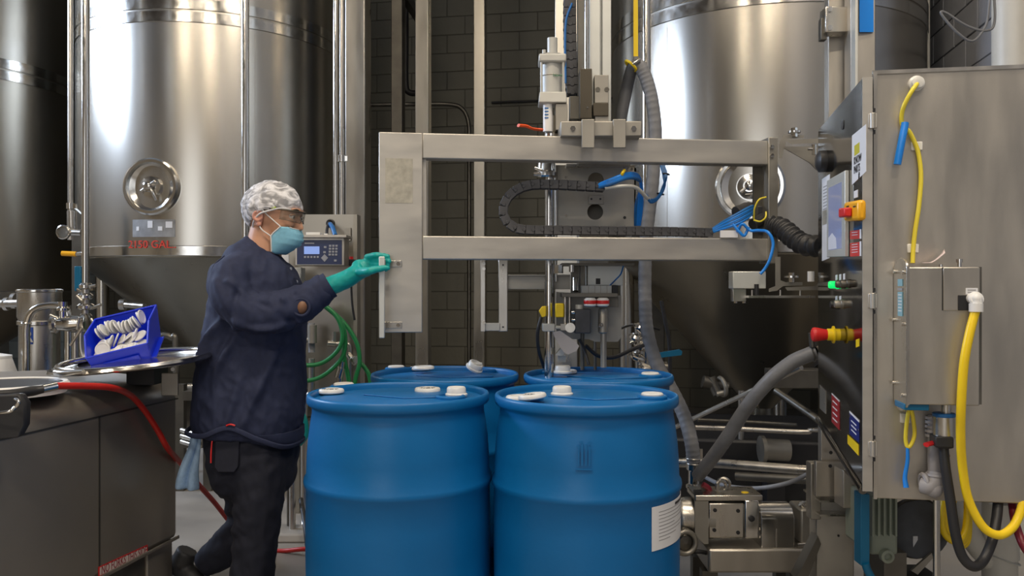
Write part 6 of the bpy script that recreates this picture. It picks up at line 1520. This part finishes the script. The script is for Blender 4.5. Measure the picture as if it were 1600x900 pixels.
for v in netb.v:
    p = HM.inverted() @ v
    a = atan2(p.y, p.x)
    r = noise.noise(V((p.x*30, p.y*30, p.z*18)))*.005+abs(noise.noise(V((p.x*55+4, p.y*55, p.z*30))))*.005
    edge = max(0, 1-(p.z-(-.03))/.07)
    nrm = (v-h(-.014, 0, .037)).normalized()
    pull = .010*max(0, .6-(p.z+.02)*8) if p.z < .05 else 0
    nb2.append(v+nrm*(r-pull*.6))
netb.v = nb2
def net_keep(p):
    x = p.x
    if x > .05: lim = .042
    elif x > -.02: lim = .014+(x+.02)/.07*.028
    else: lim = .014-(-.02-x)/.09*.085
    return p.z > lim
net = mk('hairnet', cut_cap(netb, net_keep), NET, head, label='crinkled white see-through hairnet')
# elastic edge of the net
eg = []
for k in range(49):
    a = 2*pi*k/48
    x = .112*cos(a)-.014; y = .088*sin(a)
    if x > .05: z = .041
    elif x > -.02: z = .013+(x+.02)/.07*.028
    else: z = .013-(-.02-x)/.09*.085
    sc_ = sqrt(max(.2, 1-((z-.037)/.105)**2))
    eg.append(h(-.014+(x+.014)*sc_, y*sc_, z))
mk('elastic_edge', B().tube(eg, .0036, n=8, smooth=2), material('elastic', (.7, .7, .72), .8), net)
# mask
mb_ = B(); rows = []
NU, NV = 26, 14
for j in range(NV+1):
    v = j/NV           # 0 top (nose bridge) .. 1 under the chin
    z = -.030-.098*v
    front = .100+.016*sin(pi*min(1, v*1.3+.05))-(.050*(max(0, v-.55)/.45)**1.5)
    wid = .066+.004*sin(pi*v)-.012*v
    back = (.040*(1-v/.38) if v < .38 else 0)+.002+.010*v
    r = []
    for i in range(NU+1):
        u = -1+2*i/NU
        a = u*pi/2*.98
        xx = (back+.012*(abs(u)**6))+(front-back)*cos(a)**.9 if cos(a) > 0 else back
        yy = wid*(1 if u > 0 else -1)*abs(sin(a))**.85
        pleat = .0022*(1 if int(v*9) % 2 else -1)*(1-abs(u)**2) if .2 < v < .85 else 0
        zz = z+(.0 if abs(u) < .6 else (abs(u)-.6)*(-.03 if v < .5 else .02)*abs(2*v-1))
        r.append(h(xx+pleat, yy, zz+.016*abs(u)**2*(1-v)))
    rows.append(r)
vs = [p for r in rows for p in r]
mb_.add(vs, [(j*(NU+1)+i, j*(NU+1)+i+1, (j+1)*(NU+1)+i+1, (j+1)*(NU+1)+i) for j in range(NV) for i in range(NU)])
mask = mk('face_mask', mb_, MASKM, head, label='pale blue pleated face mask', angle=60); md = mask.modifiers.new('thick', 'SOLIDIFY'); md.thickness = .002
for s in (-1, 1):
    i_ = NU if s > 0 else 0
    top, bot = rows[0][i_], rows[6][i_]
    mk('mask_edge', B().tube([rows[j][i_] for j in range(0, NV+1, 2)], .0028, n=8, smooth=2), WHITE, mask)
    mk('ear_loop', B().tube([top, h(.006, s*.078, .012), h(-.018, s*.083, .034)], .0022, n=8), WHITE, mask)
    mk('ear_loop', B().tube([bot, h(-.008, s*.076, -.045), h(-.022, s*.080, -.026)], .0022, n=8), WHITE, mask)
mk('nose_wire', B().tube([rows[0][j] for j in range(6, 21, 2)], .0022, n=8, smooth=2), WHITE, mask)
# safety glasses
LENS = material('tinted_lens', (.22, .19, .15), .05, trans=.0, alpha=.26, spec=.8)
gl = B(); rws = []
for j in range(7):
    v = j/6; z = .036-.040*v; r = []
    for i in range(25):
        u = -1+2*i/24; a = u*pi/2*.86
        dip = .010*(1-abs(u)**.5)*0+(.010 if abs(u) < .12 and v > .6 else 0)
        r.append(h(.030+.084*cos(a)**.8-.004*v, .074*sin(a), z+dip+(-.004+.010*abs(u))*v))
    rws.append(r)
gl.add([p for r in rws for p in r], [(j*25+i, j*25+i+1, (j+1)*25+i+1, (j+1)*25+i) for j in range(6) for i in range(24)])
gg_ = mk('safety_glasses', gl, LENS, head, label='wrap-around tinted safety glasses'); md = gg_.modifiers.new('thick', 'SOLIDIFY'); md.thickness = .0016
mk('glasses_rim', B().tube(rws[0], .0026, n=8, smooth=1), OLIVE, gg_)
mk('lens_edge', B().tube(rws[-1], .0012, n=6, smooth=1), OLIVE, gg_)
for s in (-1, 1):
    q = rws[1][24 if s > 0 else 0]
    mk('temple_arm', B().tube([rws[0][24 if s > 0 else 0], h(.020, s*.077, .034), h(-.004, s*.078, .026)], .004, flat=.6, n=8), OLIVE, gg_)
    mk('temple_tip', B().tube([h(.036, s*.079, .041), h(.024, s*.080, .039)], .0052, flat=.9, n=8, smooth=0), material('lime_tip', (.55, .75, .02), .4), gg_, label='lime green temple tip')

# ---- gloved hand: palm, thumb and four bent fingers, one continuous glove
gv = B()
wr = W(522, 449, -.143)
def G(px, py, D): return P(px, py, D)
GD = 2.965
gv.tube([W(518, 451, -.144), G(540, 437, GD+.0), G(556, 427, GD-.005), G(568, 420, GD-.005)], [.040, .037, .035, .034], n=24, smooth=5, flat=.88)
gv.sphere(G(566, 419, GD-.002), (.040, .024, .030), n=20, M=Matrix.Rotation(radians(25), 3, 'Y'))
gv.sphere(G(578, 411, GD), (.028, .021, .026), n=18)
# fingers pass behind the grip strip and curl round it
def finger(pts, r): gv.tube([G(*p) for p in pts], r, n=14, smooth=5); gv.sphere(G(*pts[-1]), r[-1], n=12); gv.sphere(G(*pts[0]), r[0], n=12)
FDp = fD(600)-.030
finger([(574, 402, GD), (587, 399, FDp+.000), (599, 400, FDp), (606, 401, FDp-.004)], [.0125, .0115, .0105, .0095])
finger([(576, 406, GD+.004), (590, 406, FDp+.004), (601, 407, FDp), (608, 408, FDp-.006)], [.0125, .0115, .0105, .0095])
finger([(577, 412, GD+.008), (590, 413, FDp+.006), (601, 414, FDp+.002), (606, 415, FDp-.004)], [.012, .011, .010, .009])
finger([(576, 418, GD+.012), (588, 420, FDp+.006), (598, 421, FDp+.002), (603, 421, FDp-.002)], [.011, .010, .009, .0085])
# thumb crosses in front of the strip
TD = fD(600)-.088
gv.tube([G(560, 425, GD-.018), G(574, 424, TD+.004), G(588, 421, TD), G(600, 419, TD+.002), G(606, 419, TD+.004)], [.017, .015, .0125, .0108, .0092], n=14, smooth=5)
gv.sphere(G(606, 419, TD+.004), .0092, n=12)
def glove_disp(v, n): return .0012*noise.noise(v*55)
glove = remeshed('glove', gv, GLOVE, wk, voxel=.0036, smooth=3, disp=glove_disp); glove['label'] = 'teal rubber glove on the hand gripping the frame'
mk('glove_cuff', B().torus(W(521, 449, -.144), (G(540, 437, GD)-W(518, 451, -.144)), .0385, .0035, 32, 8), GLOVE, glove)
# ---- rag in the back pocket
rg = B(); rr = []
for j in range(13):
    v = j/12; y = 665+90*v; r = []
    xl = 309-19*v+(3*sin(v*6)); xr = 326-3*v+(2*sin(v*5+1))
    if v < .15: xl += 4*(1-v/.15); 
    for i in range(13):
        u = i/12
        r.append(W(xl+(xr-xl)*u, y+(3*u if v > .9 else 0), -.075+.012*sin(u*11+v*3)*(.3+v)-.01*v))
    rr.append(r)
rg.add([p for r in rr for p in r], [(j*13+i, j*13+i+1, (j+1)*13+i+1, (j+1)*13+i) for j in range(12) for i in range(12)])
rag = mk('cleaning_cloth', rg, RAG, label='light blue cloth hanging from the worker\'s back pocket', cat='cloth', angle=80)
md = rag.modifiers.new('thick', 'SOLIDIFY'); md.thickness = .006; md2 = rag.modifiers.new('sub', 'SUBSURF'); md2.levels = 1; md2.render_levels = 1
# ---- shoes
def shoe(heel, toe, near, nm):
    hd = (toe-heel); L = hd.length; x = hd.normalized(); y = V((0, 1, 0)); y = (y-x*y.dot(x)).normalized(); z = x.cross(y)
    if z.z < 0: z = -z
    R = Matrix((x, y, z)).transposed()
    b = B()
    def pt(a, bb, c): return heel+x*(a*L)+y*bb+z*c
    b.sphere(pt(.14, 0, .055), (.045, .036, .052), M=R); b.sphere(pt(.42, 0, .045), (.08, .038, .042), M=R); b.sphere(pt(.76, 0, .034), (.07, .046, .034), M=R)
    b.tube([pt(.16, 0, .06), pt(.14, 0, .12)], .042, smooth=0, n=18)
    u = remeshed('shoe', b, SHOEM, wk, voxel=.006, smooth=3)
    so = B()
    ol = []
    for k in range(28):
        a = 2*pi*k/28; c, s = cos(a), sin(a)
        ol.append(pt(.5+.52*c, s*(.040+.008*c), 0))
    so.prism(ol, z*.022)
    mk('sole', so, SOLE, u, bev=.004)
    return u
shoe(V((W(384, 0, 0).x, PD_-.09, .0)), V((W(384, 0, 0).x+.27, PD_-.10, .0)), 1, 'f')
hl = P(258, 893, 3.24); shoe(hl, V((hl.x+.19, 3.2, .015)), 0, 'b')
